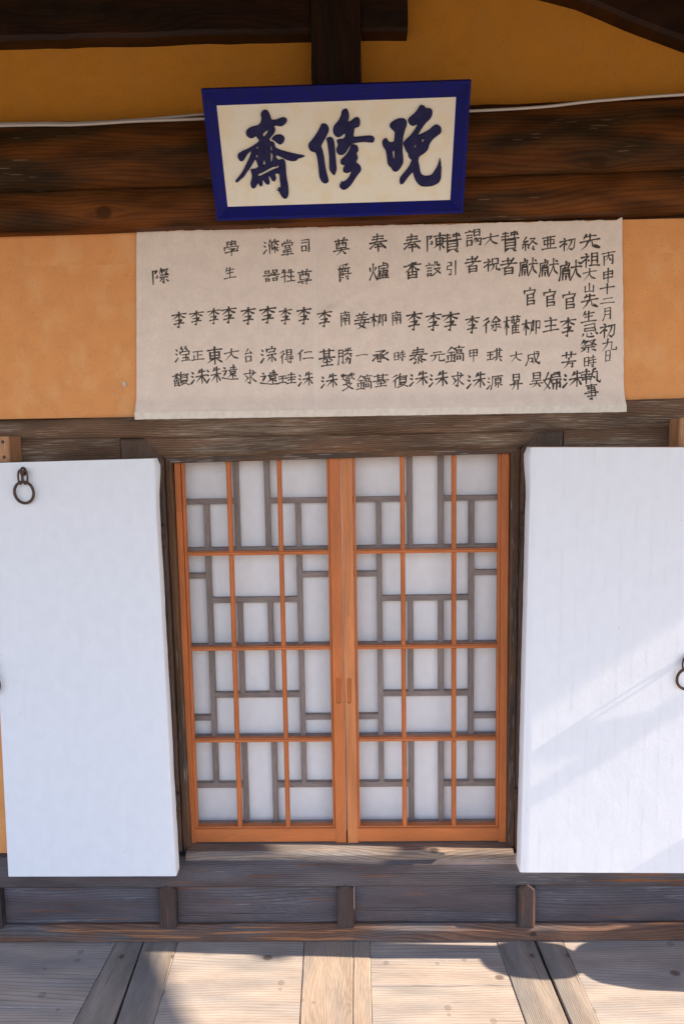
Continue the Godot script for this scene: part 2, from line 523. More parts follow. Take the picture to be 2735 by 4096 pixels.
# ------------------------------------------------------------------ brush lettering of the notice
# Each sign is strokes on a 20 x 20 grid (letters a..u), a point being two letters, or another sign in a part of the square (@sign and its corners).
const SIGNS := {
	"一": "ajhiniuk", "二": "eerd aqur", "十": "aiuh kaku", "大": "ahuf kakgjkfpbu kglmoqut", "木": "afue kaku jfgjbo lfoktn", "子": "cbqaoekh khkskuhs akuj",
	"李": "@木aaum @子dkqu", "先": "gadg edqc kakj ajuh ijgobt miminpqruson", "生": "faci ffrd kaks fkpj atus", "丙": "aduc dhdu dhrgrtos kckhgo kioo",
	"申": "dfdo dfrerm djqi dorn kaku", "月": "edeoau edqcqtnr ehqh emqm", "初": "fbhd bgjfbn gjgu hjjl lftesrpuns pgolju", "九": "bhogntpuuuuq iahkau",
	"日": "eceu ecqbqu ekqk etqt", "祖": "fbhd bgjfbn gjgu ikjl mcms mcscss mhsh mmsm ksut", "山": "kakr cgcs csss sgsu", "忌": "dbqaqg dgqg dgdkrkri boas gngsjtptor lnmp rmuq",
	"祭": "fabh fckcbm fehf lcsbni lduk hjpj dmrm kmkuis gobs opts", "時": "bdbq bdiciq bjij bqiq lesd paph kiuh lmum qiqtos nooq",
	"執": "bdid fafh ahkh dhfk ihhk blkl bojo fkfu lfqeqrtuuq oambju lkon", "事": "cbsb kakshr fdff fdpdpf ffpf eiqhqo akuk eoqo",
	"獻": "gage gcjc bejeig bebmat dhih fgfi djjj dkdt dkjkjt dnin gpgt lhuh paphnoku phqout rcte", "官": "kakc bdbg bdtdrg gigu giqhqm gmqm gprprt gtrt",
	"亞": "bcsb ibis mbms dgdm dgrgrm dmrm atut", "終": "gachhg igblil flfu cobs iojr ldrdjn mgun oppq nsqu", "贊": "bbhb eaeh aeie ahjh lbsb papg ldtd lhuh eiet eiqiqr elql eoqo erqr hrdu nsru",
	"者": "cdod jajh ahuh qbjkam fmfu fmpmpu fqpq ftpt", "謁": "ebgc adjd chih ckik cncu cninit ctit lbli lbsbsi lese lisi nlkp lmumtuqt pnmr pnrq", "言": "iakc aeue fipi fmpm fqfu fqpqpu ftpt",
	"祝": "fbhd bgjfbn gjgu ikjl lclk lcscsk lksk nlmqju qlqsuuur", "奉": "edqd dgqg akuj jajgfmaq mjpnus gpop hmnm kmku", "香": "ocfd afue kcko jfgjbm lfojtl fmfu fmpmpu fqpq ftpt",
	"火": "cfdj rfoj kakjbt kjuu", "爐": "@火aaiu papd pbtc keueth kekmiu mhrh phpj lklo lktkto lnsn pkpn lplt lptptt opot rprt jtut", "陳": "bcbu bcgcdg gjgmdl papu jdud lgsg lgln sgsn lksk lnsn onir qnut",
	"設": "@言aaju mamekh mapapfsfsd lktjpojt mkqous", "引": "bbibig bgig bgalilhtes qaqu", "奠": "gahd oamd cdsd egem egqgqm mdmj hdhj emqm apuo kmjqeu lpqu",
	"爵": "pacb dcee icjd nbmd bfsf dgdj dgqgqj hghj lglj djqj dldu dlilin dnin dqiq dufs kmum qkqtos mooq", "南": "ccrc kakf dfdu dfrfrtps hhij nglj gkok gnon kkkt",
	"姜": "gahc nalc cdsd egpg ajuj kdkj jkgpqu okmqdu anun", "女": "jagkqu pgmndu ahuh", "柳": "@木aaiu mckekp kpmo mcmkiu pdpu pdtdtnrm", "權": "@木aahu jbub mamd rard kekh keneng khnh qeqh qetetg qhth nilm lllu pipt lltl lnsn lqsq lttt",
	"徐": "gbae hfal ejeu paji pauh mhsh kltl phptns mnkr roup", "主": "iakd cfrf kfkt dmqm atus", "甲": "cbcl cbrbrl cgrg clrl kbku", "王": "adud ajtj atut kdkt",
	"琪": "@王aciq kdud nanm rarm nhrh nkrk jnun nplt rpuu", "成": "dfqe dfdnau dkjkjqgp lalgnpsutq rfpmku obrc", "芳": "afuf gcgi ncni kjkl anun jniqdu ipqppunt",
	"洙": "bcdf aidk ateo mbjg letd hkuj papu okhs qkut", "珠": "@王adhq mbjg letd hkuj papu okhs qkut", "源": "bcdf aidk ateo hcuc hchmfu pcne lflm lfsfsm lisi lmsm pmptns mokr rouq", "昇": "fafi fapapi fepe fipi jkdm anun hkhpdu njnu",
	"昊": "fafi fapapi fepe fipi dlql aptp kljqdu lpqu", "婦": "fabkhs jdgnau aihh lbsbsg ldsd kgtg jjjm jjujsm lnlt lntntsrr pjpu", "基": "bctc gagj nanj gfnf gini akuk ikdo mkro gpop kmkt dtrt",
	"勝": "bcblau bchchtgs bghg bkhk lbmd sbqd jeue kiui pbogil qhum kosorupt omnqju", "承": "ebpbkf kfkskuhs gini glnl gopo chhgbq sfnk mjpout", "泰": "edqd dgqg ajuj jajgfmao ljopur kmkuis gnhp fthr olmo lppt",
	"元": "edpd aiui hjgobu mimsnuuuuq", "高": "kakc acuc ffpf fffi ffpfpi fipi bkbu bktktuqt gngr gnnnnr grnr", "鎬": "gaah gamf dhjh bljl ghgt cncq jojq atkt @高jauu",
	"燮": "dadfah bbbd fbee dfgi hcmc ieme igmg iiil iimiml ilml qaqfnh obod tbse qfui dnqmkrcu gmlqtu", "复": "fabg eese egen egqgqn ejqj enqn gnbr eoqojsau fqkrtu", "復": "gbae hfal ejeu @复hauu",
	"求": "bfsf kakskuhs dhfk hlcr pgmk lkoout nbqd", "司": "cbqbqtns dfmf dkdr dklklr drlr", "尊": "gahc oamc adud dgdn dgqgqn hdhi mdmi dnqn aqup nnnuks frhs",
	"掌": "kakd ebgd pbnd bebh betesh ghgk ghohok gkok dnqm dpqp asts kmkuhs", "牲": "dabf beie alkk fafu mbkh lftf pbpt lmtm jtut",
	"器": "cbcf cbhbhf cfhf mbmf mbrbrf mfrf ajuj kgjjbo ljsn dpdt dphpht dtht mpmt mprprt mtrt nhph", "滌": "bcdf aidk ateo jbgj iiiu lelo pbmg oeue semk pguk lntn plpu omlr qnts",
	"學": "ebeh ebhb eehe qbqh nbqb neqe laje jble leji jele aiam aiuism fkplkn kmkuis bpto", "瀅": "bcdf aidk ateo jahe icld jclg pane ocre pcsg hhhk hhuhtk kltl lpsp jtut plpt rqsr",
	"正": "dcsc kckt kkrk ekes atut", "東": "bdtd kaku egen egqgqn ekqk enqn jnas lnut", "台": "jbdi diqh nerj emeu empmpu etpt", "淙": "bcdf aidk ateo papc idig idudsg lhsh jluk plpuns mojs rout",
	"得": "gbae hfal ejeu lali lasasi lese lisi klul jouo rlrupt mqns", "仁": "hbai egeu kgsg irus", "馥": "@香aaju @复hauu", "遠": "cbed agggcn apfrmtut ldrd papf jgtg lill lirirl llrl plhp olor pnsp",
	"珪": "@王aciq ldtd papi jiui lmtm pjpr jsus", "際": "bcbu bcgcdg gjgmdl @祭iauu",
}

func strokes_of(sign: String, box: Rect2, out: Array) -> void:
	for s in SIGNS[sign].split(" "):
		if s.begins_with("@"):
			var a := Vector2(s.unicode_at(2) - 97, s.unicode_at(3) - 97) / 20.0
			var b := Vector2(s.unicode_at(4) - 97, s.unicode_at(5) - 97) / 20.0
			strokes_of(s[1], Rect2(box.position + a * box.size, (b - a) * box.size), out)
			continue
		var pts: Array = []
		for k in range(0, s.length() - 1, 2):
			pts.append(box.position + Vector2(s.unicode_at(k) - 97, s.unicode_at(k + 1) - 97) / 20.0 * box.size)
		out.append(pts)

func ink(cover: PackedFloat32Array, w: int, h: int, c: Vector2, r: float) -> void:
	for y in range(maxi(0, int(c.y - r - 1)), mini(h - 1, int(c.y + r + 1)) + 1):
		for x in range(maxi(0, int(c.x - r - 1)), mini(w - 1, int(c.x + r + 1)) + 1):
			var v := clampf(r + 0.5 - Vector2(x, y).distance_to(c), 0.0, 1.0)
			var id := y * w + x
			if v > cover[id]:
				cover[id] = v

func write_sign(cover: PackedFloat32Array, w: int, h: int, sign: String, box: Rect2, r: RandomNumberGenerator) -> void:
	var list: Array = []
	strokes_of(sign, box, list)
	var pen := 0.0425 * (box.size.x + box.size.y) * 0.5 * clampf(1.25 - list.size() * 0.018, 0.8, 1.2)
	if box.size.y < box.size.x * 0.4:
		pen = box.size.x * 0.04
	for pts in list:
		for k in pts.size():                           # the hand slopes up to the right
			pts[k].y -= (pts[k].x - box.get_center().x) * 0.11
		var total := 0.0
		for k in pts.size() - 1:
			total += pts[k].distance_to(pts[k + 1])
		var d: Vector2 = pts[-1] - pts[0]
		var kind := 0
		if d.x < -0.25 * absf(d.y) and d.y > 0.0 and pts.size() != 4:
			kind = 1                                   # falling left: thins out
		elif d.x > 0.3 * d.y and d.y > 0.3 * d.x:
			kind = 2                                   # falling right: swells, then a point
		var run := 0.0
		var weight := r.randf_range(0.9, 1.12)
		for k in pts.size() - 1:
			var a: Vector2 = pts[k]
			var b: Vector2 = pts[k + 1]
			var l := a.distance_to(b)
			var n := int(l / 0.8) + 1
			for i in n + 1:
				var t := (run + l * i / n) / maxf(total, 0.01)
				var f := 0.8 + 0.42 * pow(absf(t * 2.0 - 1.0), 3.0)
				if kind == 1:
					f = 1.4 - 1.15 * t
				elif kind == 2:
					f = 0.6 + 1.1 * t if t < 0.8 else 1.5 - (t - 0.8) * 6.0
				elif absf(d.y) > absf(d.x) and pts.size() == 2:
					f = 1.45 - 0.55 * t
				var p := a.lerp(b, float(i) / n)
				var sag := sin(t * PI) * 0.02 * box.size.x
				ink(cover, w, h, p + Vector2(0, -sag if kind == 0 and absf(d.x) > absf(d.y) else 0.0), maxf(0.5, pen * f * weight))
			run += l

const NOTICE := Rect2(-0.69, 1.70, 1.535, 0.62)   # the sheet's bounds on the wall, metres
const WRITING := "際 -587 2161 56 47;學 -367 2239 46 47;生 -374 2166 38 35;滌 -246 2243 50 44;掌 -196 2237 38 50;司 -141 2242 36 43;器 -247 2156 52 37;牲 -197 2155 43 40;尊 -146 2150 43 47;李 -535 2029 46 49;李 -481 2034 46 44;李 -427 2038 40 49;李 -381 2041 48 51;李 -321 2037 45 54;李 -261 2039 52 53;李 -207 2034 40 51;李 -150 2034 45 53;瀅 -529 1925 48 48;正 -482 1921 40 31;東 -429 1919 52 55;大 -377 1922 47 35;台 -324 1919 31 45;淙 -263 1919 50 50;得 -208 1912 44 43;仁 -150 1917 53 35;馥 -536 1850 56 44;洙 -482 1856 49 45;洙 -435 1860 47 50;遠 -384 1865 52 49;求 -321 1853 44 45;遠 -262 1847 59 47;珪 -206 1844 54 37;洙 -150 1843 47 43;奠 -33 2238 50 52;爵 -25 2161 44 52;奉 79 2247 53 55;奉 182 2244 52 55;爐 80 2162 62 52;香 182 2164 54 54;陳 252 2245 59 52;贊 303 2241 54 59;設 246 2166 49 44;引 303 2167 35 44;李 -87 2024 47 51;南 -24 2023 38 46;姜 27 2016 46 53;柳 78 2018 53 40;南 133 2022 37 43;李 187 2012 49 58;李 246 2009 48 56;李 298 2009 53 58;基 -82 1906 51 55;勝 -27 1911 45 52;一 25 1912 37 10;承 83 1908 58 38;時 141 1907 37 34;泰 199 1908 55 53;元 258 1906 45 34;鎬 311 1910 58 49;洙 -77 1836 53 43;燮 -19 1832 45 54;鎬 31 1830 50 46;基 83 1834 50 41;復 142 1833 53 43;洙 199 1838 58 44;洙 260 1836 60 47;求 320 1834 42 47;謁 366 2256 51 52;大 418 2249 49 36;贊 477 2241 54 62;終 535 2235 53 42;亞 594 2236 45 41;初 649 2232 53 42;先 716 2235 62 49;丙 773 2188 40 44;祖 717 2184 61 47;申 773 2137 40 44;十 771 2097 45 32;二 773 2062 43 21;月 774 2025 30 44;初 775 1975 52 48;九 781 1931 47 37;日 777 1898 23 37;大 717 2141 42 36;山 717 2101 34 29;先 719 2060 52 46;生 717 2015 48 35;忌 722 1973 50 43;祭 717 1927 58 42;時 723 1880 39 40;執 728 1837 65 46;事 729 1786 43 55;獻 659 2153 71 60;獻 594 2163 61 54;獻 532 2166 58 54;官 657 2065 45 54;官 598 2073 42 54;官 538 2079 40 55;者 365 2177 48 50;祝 421 2176 53 41;者 473 2169 51 52;李 364 1998 43 54;徐 422 1997 59 48;權 484 1994 52 57;柳 544 1988 60 48;主 603 1995 49 48;李 655 1985 49 59;甲 368 1906 32 39;琪 432 1904 47 42;大 498 1899 37 32;成 551 1895 49 42;芳 659 1889 44 55;洙 376 1830 58 49;源 433 1824 50 44;昇 499 1823 39 50;昊 562 1828 44 47;婦 610 1824 57 58;洙 671 1828 60 50"

func notice_material() -> StandardMaterial3D:
	var w := 2048
	var h := int(2048.0 * NOTICE.size.y / NOTICE.size.x)
	var s := w / NOTICE.size.x
	var cover := PackedFloat32Array()
	cover.resize(w * h)
	var r := RandomNumberGenerator.new()
	r.seed = 5
	for e in WRITING.split(";"):
		var p := e.split(" ")
		var size := Vector2(p[3].to_float(), p[4].to_float()) * 0.001
		var c := Vector2(p[1].to_float() * 0.001 - NOTICE.position.x, NOTICE.end.y - p[2].to_float() * 0.001)
		write_sign(cover, w, h, p[0], Rect2((c - size * 0.46) * s, size * 0.92 * s), r)
	var n1 := noise(91, 1.0, 4)
	var n2 := noise(92, 1.0, 2)
	var rgb := PackedByteArray()
	rgb.resize(w * h * 3)
	var hb := PackedByteArray()
	hb.resize(w * h)
	var seam0 := (-0.127 - NOTICE.position.x) * s
	var seam1 := (-0.1115 - NOTICE.position.x) * s
	for j in h:
		var low := smoothstep(h * 0.55, h * 0.95, float(j))
		for i in w:
			var id := j * w + i
			var k := 1.0 + 0.07 * n1.get_noise_2d(i * 0.011, j * 0.011) + 0.05 * n1.get_noise_2d(i * 0.05 + 40.0, j * 0.05)
			var c := Vector3(0.84, 0.69, 0.56) * k
			if i > seam0 and i < seam1:
				c = c.lerp(Vector3(0.86, 0.74, 0.63), 0.6)
			var fb := n2.get_noise_2d(i * 0.2, j * 0.2)
			c *= 1.0 + 0.03 * fb
			var v := cover[id]
			if v > 0.0:
				c = c.lerp(Vector3(0.018, 0.015, 0.014), v * (0.93 + 0.07 * fb))
			rgb[id * 3] = lut[clampi(int(c.x * 4095.0), 0, 4095)]
			rgb[id * 3 + 1] = lut[clampi(int(c.y * 4095.0), 0, 4095)]
			rgb[id * 3 + 2] = lut[clampi(int(c.z * 4095.0), 0, 4095)]
			hb[id] = clampi(int(120.0 + fb * 30.0), 0, 255)
	for k in 900:                                      # pale fibres
		var x := r.randf() * w
		var y := r.randf() * h
		var a := r.randf() * TAU
		for q in r.randi_range(8, 34):
			x += cos(a)
			y += sin(a)
			a += r.randf_range(-0.2, 0.2)
			if x < 0 or y < 0 or x >= w or y >= h:
				break
			var id := int(y) * w + int(x)
			hb[id] = 200
			for ch in 3:
				rgb[id * 3 + ch] = mini(255, rgb[id * 3 + ch] + 7)
	var m := textured(w, h, rgb, hb, 0.9, 0.02)
	m.metallic_specular = 0.2
	return m

func sign_panel_material() -> StandardMaterial3D:
	var w := 512
	var h := 256
	var n1 := noise(31, 1.0, 3)
	var rgb := PackedByteArray()
	rgb.resize(w * h * 3)
	var hb := PackedByteArray()
	hb.resize(w * h)
	var r := RandomNumberGenerator.new()
	r.seed = 8
	for j in h:
		for i in w:
			var t := smoothstep(-0.1, 0.45, n1.get_noise_2d(i * 0.018, j * 0.012))
			var c := Vector3(0.95, 0.87, 0.69).lerp(Vector3(0.93, 0.78, 0.5), t * 0.5)
			c *= 1.0 + 0.02 * n1.get_noise_2d(i * 0.05, j * 0.7)
			var id := j * w + i
			rgb[id * 3] = byte_of(c.x)
			rgb[id * 3 + 1] = byte_of(c.y)
			rgb[id * 3 + 2] = byte_of(c.z)
			hb[id] = clampi(int(128.0 + n1.get_noise_2d(i * 0.05, j * 0.6) * 60.0), 0, 255)
	for k in 46:
		var id := r.randi_range(0, w * h - 2)
		for c in 3:
			rgb[id * 3 + c] = int(rgb[id * 3 + c] * [0.65, 0.45, 0.35][c])
	return textured(w, h, rgb, hb, 0.55, 0.03)

# ------------------------------------------------------------------ the scene
func _ready() -> void:
	rng.seed = 20170106
	wobble.seed = 4
	wobble.frequency = 1.0
	lut.resize(4096)
	for i in 4096:
		var v := i / 4095.0
		lut[i] = int(255.0 * (v * 12.92 if v < 0.0031308 else 1.055 * pow(v, 1.0 / 2.4) - 0.055) + 0.5)

	var cam := Camera3D.new()
	cam.name = "camera"
	cam.fov = 70.46
	cam.near = 0.05
	cam.far = 200.0
	cam.transform = Transform3D(Basis(Vector3(0.999724, -0.015909, -0.017297), Vector3(0.013978, 0.994211, -0.106535), Vector3(0.018891, 0.106264, 0.994158)).orthonormalized(), Vector3(0, 1.67, 2.28))
	add_child(cam)

	var sky_mat := ProceduralSkyMaterial.new()
	sky_mat.sky_top_color = Color(0.45, 0.56, 0.74)
	sky_mat.sky_horizon_color = Color(0.875, 0.88, 0.875)
	sky_mat.sky_curve = 0.18
	sky_mat.ground_bottom_color = Color(0.36, 0.33, 0.29)
	sky_mat.ground_horizon_color = Color(0.62, 0.63, 0.62)
	sky_mat.sky_energy_multiplier = SKY_ENERGY
	var sky := Sky.new()
	sky.sky_material = sky_mat
	var env := Environment.new()
	env.background_mode = Environment.BG_SKY
	env.sky = sky
	env.tonemap_mode = Environment.TONE_MAPPER_LINEAR
	env.tonemap_exposure = EXPOSURE
	env.sdfgi_enabled = true
	env.ssao_enabled = true
	env.ssil_enabled = true
	var world := WorldEnvironment.new()
	world.name = "world"
	world.environment = env
	add_child(world)

	var sun := DirectionalLight3D.new()
	sun.name = "sun"
	sun.light_color = Color(1.0, 0.945, 0.87)
	sun.light_energy = SUN_ENERGY
	sun.light_angular_distance = 0.53
	sun.shadow_enabled = true
	add_child(sun)
	sun.look_at_from_position(Vector3.ZERO, SUN_TRAVEL, Vector3.UP)

	make_materials()
	make_ground_and_roof()
	make_floor()
	make_wall()
	make_lattice_doors()
	make_screen_doors()
	make_hinged_doors()
	make_notice()
	make_name_board()
	make_small_things()

func make_materials() -> void:
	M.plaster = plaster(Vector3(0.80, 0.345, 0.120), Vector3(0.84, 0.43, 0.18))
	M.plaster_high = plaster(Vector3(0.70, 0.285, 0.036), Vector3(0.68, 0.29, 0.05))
	M.beam = wood({"seed": 11, "early": Vector3(0.13, 0.042, 0.008), "late": Vector3(0.08, 0.025, 0.005), "grey": Vector3(0.052, 0.026, 0.009), "greyness": 0.45, "rings": 95.0, "bend": 1.3, "cracks": 9, "knots": 3, "knot_size": 1.6, "flecks": 0.78, "fleck": Vector3(0.3, 0.2, 0.11), "rough": 0.55, "spec": 0.22, "relief": 0.08, "blotch": 0.32, "fibre": 0.1})
	M.beam_low = wood({"seed": 15, "early": Vector3(0.14, 0.044, 0.008), "late": Vector3(0.085, 0.026, 0.005), "grey": Vector3(0.06, 0.027, 0.009), "greyness": 0.4, "rings": 100.0, "bend": 1.1, "cracks": 7, "knots": 3, "knot_size": 1.5, "flecks": 0.78, "fleck": Vector3(0.3, 0.19, 0.1), "rough": 0.55, "spec": 0.22, "relief": 0.08, "blotch": 0.32, "fibre": 0.1})
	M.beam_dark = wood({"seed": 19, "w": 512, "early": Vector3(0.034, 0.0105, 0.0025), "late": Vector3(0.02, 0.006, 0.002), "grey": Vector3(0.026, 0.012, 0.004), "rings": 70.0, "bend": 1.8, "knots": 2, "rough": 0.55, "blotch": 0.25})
	M.lintel = wood({"seed": 23, "early": Vector3(0.16, 0.086, 0.046), "late": Vector3(0.06, 0.031, 0.017), "grey": Vector3(0.175, 0.115, 0.072), "greyness": 0.3, "rings": 150.0, "bend": 1.2, "cracks": 10, "lv": 0.3, "knots": 1, "flecks": 0.42, "fleck": Vector3(0.36, 0.28, 0.2), "rough": 0.8, "relief": 0.14, "blotch": 0.22})
	M.jamb = wood({"seed": 27, "w": 768, "h": 128, "lv": 0.25, "early": Vector3(0.15, 0.075, 0.035), "late": Vector3(0.07, 0.033, 0.016), "grey": Vector3(0.085, 0.06, 0.045), "rings": 130.0, "knots": 0, "flecks": 0.6, "fleck": Vector3(0.45, 0.37, 0.29), "rough": 0.75, "relief": 0.1})
	M.jamb_dark = wood({"seed": 29, "w": 768, "h": 128, "lv": 0.25, "early": Vector3(0.125, 0.074, 0.047), "late": Vector3(0.06, 0.036, 0.024), "grey": Vector3(0.10, 0.07, 0.05), "rings": 170.0, "cracks": 6, "knots": 0, "flecks": 0.75, "fleck": Vector3(0.3, 0.26, 0.22), "rough": 0.8, "relief": 0.1})
	M.sill = wood({"seed": 33, "early": Vector3(0.115, 0.09, 0.086), "late": Vector3(0.062, 0.05, 0.05), "grey": Vector3(0.11, 0.10, 0.104), "greyness": 0.5, "rings": 150.0, "bend": 0.8, "lv": 0.3, "knots": 2, "cracks": 8, "streaks": 0.5, "streak": Vector3(0.2, 0.085, 0.04), "flecks": 0.72, "fleck": Vector3(0.3, 0.27, 0.25), "fibre": 0.1, "spec": 0.25, "rough": 0.75, "relief": 0.12, "blotch": 0.15})
	M.sill_top = wood({"seed": 34, "early": Vector3(0.26, 0.19, 0.14), "late": Vector3(0.1, 0.07, 0.05), "grey": Vector3(0.24, 0.2, 0.17), "greyness": 0.4, "rings": 110.0, "vee": 0.02, "lv": 0.3, "knots": 2, "streaks": 0.5, "streak": Vector3(0.4, 0.26, 0.16), "rough": 0.8, "relief": 0.12})
	M.panel = wood({"seed": 37, "early": Vector3(0.105, 0.083, 0.083), "late": Vector3(0.075, 0.058, 0.06), "grey": Vector3(0.112, 0.103, 0.111), "greyness": 0.45, "rings": 110.0, "bend": 0.9, "lv": 0.4, "knots": 2, "cracks": 5, "streaks": 0.62, "streak": Vector3(0.18, 0.08, 0.045), "flecks": 0.74, "fleck": Vector3(0.26, 0.24, 0.22), "fibre": 0.09, "spec": 0.25, "rough": 0.75, "relief": 0.1})
	M.low_rail = wood({"seed": 41, "early": Vector3(0.17, 0.085, 0.05), "late": Vector3(0.07, 0.04, 0.03), "grey": Vector3(0.12, 0.1, 0.095), "greyness": 0.35, "rings": 110.0, "lv": 0.3, "bend": 1.6, "knots": 6, "streaks": 0.4, "streak": Vector3(0.36, 0.15, 0.06), "rough": 0.75, "relief": 0.12})
	M.post = wood({"seed": 43, "w": 256, "h": 256, "lu": 0.5, "lv": 0.2, "early": Vector3(0.075, 0.046, 0.037), "late": Vector3(0.03, 0.02, 0.018), "grey": Vector3(0.07, 0.054, 0.052), "rings": 260.0, "bend": 0.4, "knots": 0, "streaks": 0.6, "streak": Vector3(0.17, 0.06, 0.02), "rough": 0.8, "relief": 0.16})
	M.plank = []
	for k in 3:
		M.plank.append(wood({"seed": 51 + k * 5, "w": 768, "h": 512, "lu": 0.9, "lv": 0.5, "early": Vector3(0.455, 0.365, 0.295), "late": Vector3(0.235, 0.165, 0.12), "grey": Vector3(0.38, 0.325, 0.28), "greyness": 0.28, "specks": 14, "rings": [85.0, 100.0, 92.0][k], "bend": [0.75, 0.6, 0.9][k], "thin": 0.72, "cracks": 5, "knots": 2, "stains": 16, "fibre": 0.08, "blotch": 0.1, "rough": 0.7, "relief": 0.1, "spec": 0.35}))
	M.runner = []
	for k in 2:
		M.runner.append(wood({"seed": 71 + k * 5, "w": 768, "h": 256, "lu": 1.2, "lv": 0.3, "early": Vector3([0.33, 0.43][k], [0.265, 0.32][k], [0.21, 0.235][k]), "late": Vector3(0.18, 0.125, 0.09), "grey": Vector3([0.25, 0.36][k], [0.215, 0.29][k], [0.185, 0.235][k]), "greyness": 0.3, "thin": 0.6, "cracks": 4, "rings": [190.0, 240.0][k], "bend": 0.8, "knots": 2, "stains": 10, "fibre": 0.12, "rough": 0.7, "relief": 0.14, "spec": 0.35}))
	M.orange = wood({"seed": 83, "w": 768, "h": 128, "lu": 1.6, "lv": 0.12, "early": Vector3(0.60, 0.18, 0.05), "late": Vector3(0.46, 0.12, 0.028), "rings": 420.0, "bend": 0.5, "knots": 1, "knot_size": 0.4, "fibre": 0.08, "blotch": 0.08, "rough": 0.55, "relief": 0.03})
	M.orange_ribbed = wood({"seed": 87, "w": 768, "h": 128, "lu": 1.6, "lv": 0.12, "early": Vector3(0.68, 0.25, 0.085), "late": Vector3(0.37, 0.09, 0.022), "rings": 330.0, "bend": 0.25, "knots": 0, "fibre": 0.06, "rough": 0.55, "relief": 0.03})
	M.peg = wood({"seed": 89, "w": 128, "h": 128, "lu": 0.3, "lv": 0.2, "early": Vector3(0.46, 0.235, 0.11), "late": Vector3(0.3, 0.13, 0.055), "rings": 160.0, "knots": 0, "rough": 0.7})
	M.lattice = wood({"seed": 91, "w": 512, "h": 64, "lu": 1.5, "lv": 0.1, "early": Vector3(0.30, 0.235, 0.20), "late": Vector3(0.21, 0.165, 0.14), "rings": 200.0, "knots": 0, "rough": 0.8})
	M.roof = wood({"seed": 95, "w": 256, "h": 256, "lu": 4.0, "lv": 4.0, "early": Vector3(0.09, 0.045, 0.02), "late": Vector3(0.05, 0.022, 0.01), "rings": 12.0, "knots": 0, "rough": 0.8})
	M.door_paper = [hanji(101, Vector3(0.80, 0.795, 0.79), 512, 1024, 0.03, 9, 0.014, 0.035), hanji(104, Vector3(0.81, 0.805, 0.80), 512, 1024, 0.025, 12, 0.04, 0.035)]
	M.screen_paper = hanji(107, Vector3(0.93, 0.90, 0.855), 512, 1024, 0.045, 0, 0.0, 0.03)
	M.strip_paper = hanji(110, Vector3(0.82, 0.71, 0.57), 512, 64, 0.12, 0, 0.0, 0.03)
	M.iron = uneven(121, Vector3(0.055, 0.035, 0.027), Vector3(0.11, 0.058, 0.035), 0.7, 9.0, 0.04, 1.0, 0.25)
	M.blue = uneven(125, Vector3(0.010, 0.012, 0.175), Vector3(0.013, 0.014, 0.125), 0.5, 3.0, 0.05, 2.5)
	M.blue.metallic_specular = 0.25
	M.blue_ink = uneven(128, Vector3(0.020, 0.019, 0.075), Vector3(0.03, 0.028, 0.088), 0.5, 5.0, 0.02)
	M.blue_ink.metallic_specular = 0.25
	M.board = sign_panel_material()
	M.cable_white = plain(Vector3(0.62, 0.55, 0.47), 0.5)
	M.cable_black = plain(Vector3(0.012, 0.012, 0.014), 0.5)
	M.dark = plain(Vector3(0.012, 0.009, 0.007), 0.9)
	M.chip = plain(Vector3(0.62, 0.47, 0.34), 0.95)
	var mesh_cloth := StandardMaterial3D.new()
	mesh_cloth.transparency = BaseMaterial3D.TRANSPARENCY_ALPHA
	mesh_cloth.albedo_color = Color(0.62, 0.57, 0.53, 0.11)
	mesh_cloth.roughness = 1.0
	mesh_cloth.specular_mode = BaseMaterial3D.SPECULAR_DISABLED
	M.gauze = mesh_cloth
	M.sand = uneven(131, Vector3(0.27, 0.22, 0.165), Vector3(0.21, 0.17, 0.13), 0.95, 0.3, 0.3)
	M.jar = uneven(135, Vector3(0.06, 0.03, 0.018), Vector3(0.04, 0.02, 0.012), 0.35, 3.0, 0.02)
	M.tile = uneven(138, Vector3(0.08, 0.08, 0.085), Vector3(0.05, 0.05, 0.055), 0.8, 1.0, 0.1)

func V(x: float, y: float) -> Vector2:
	return Vector2(x, y)

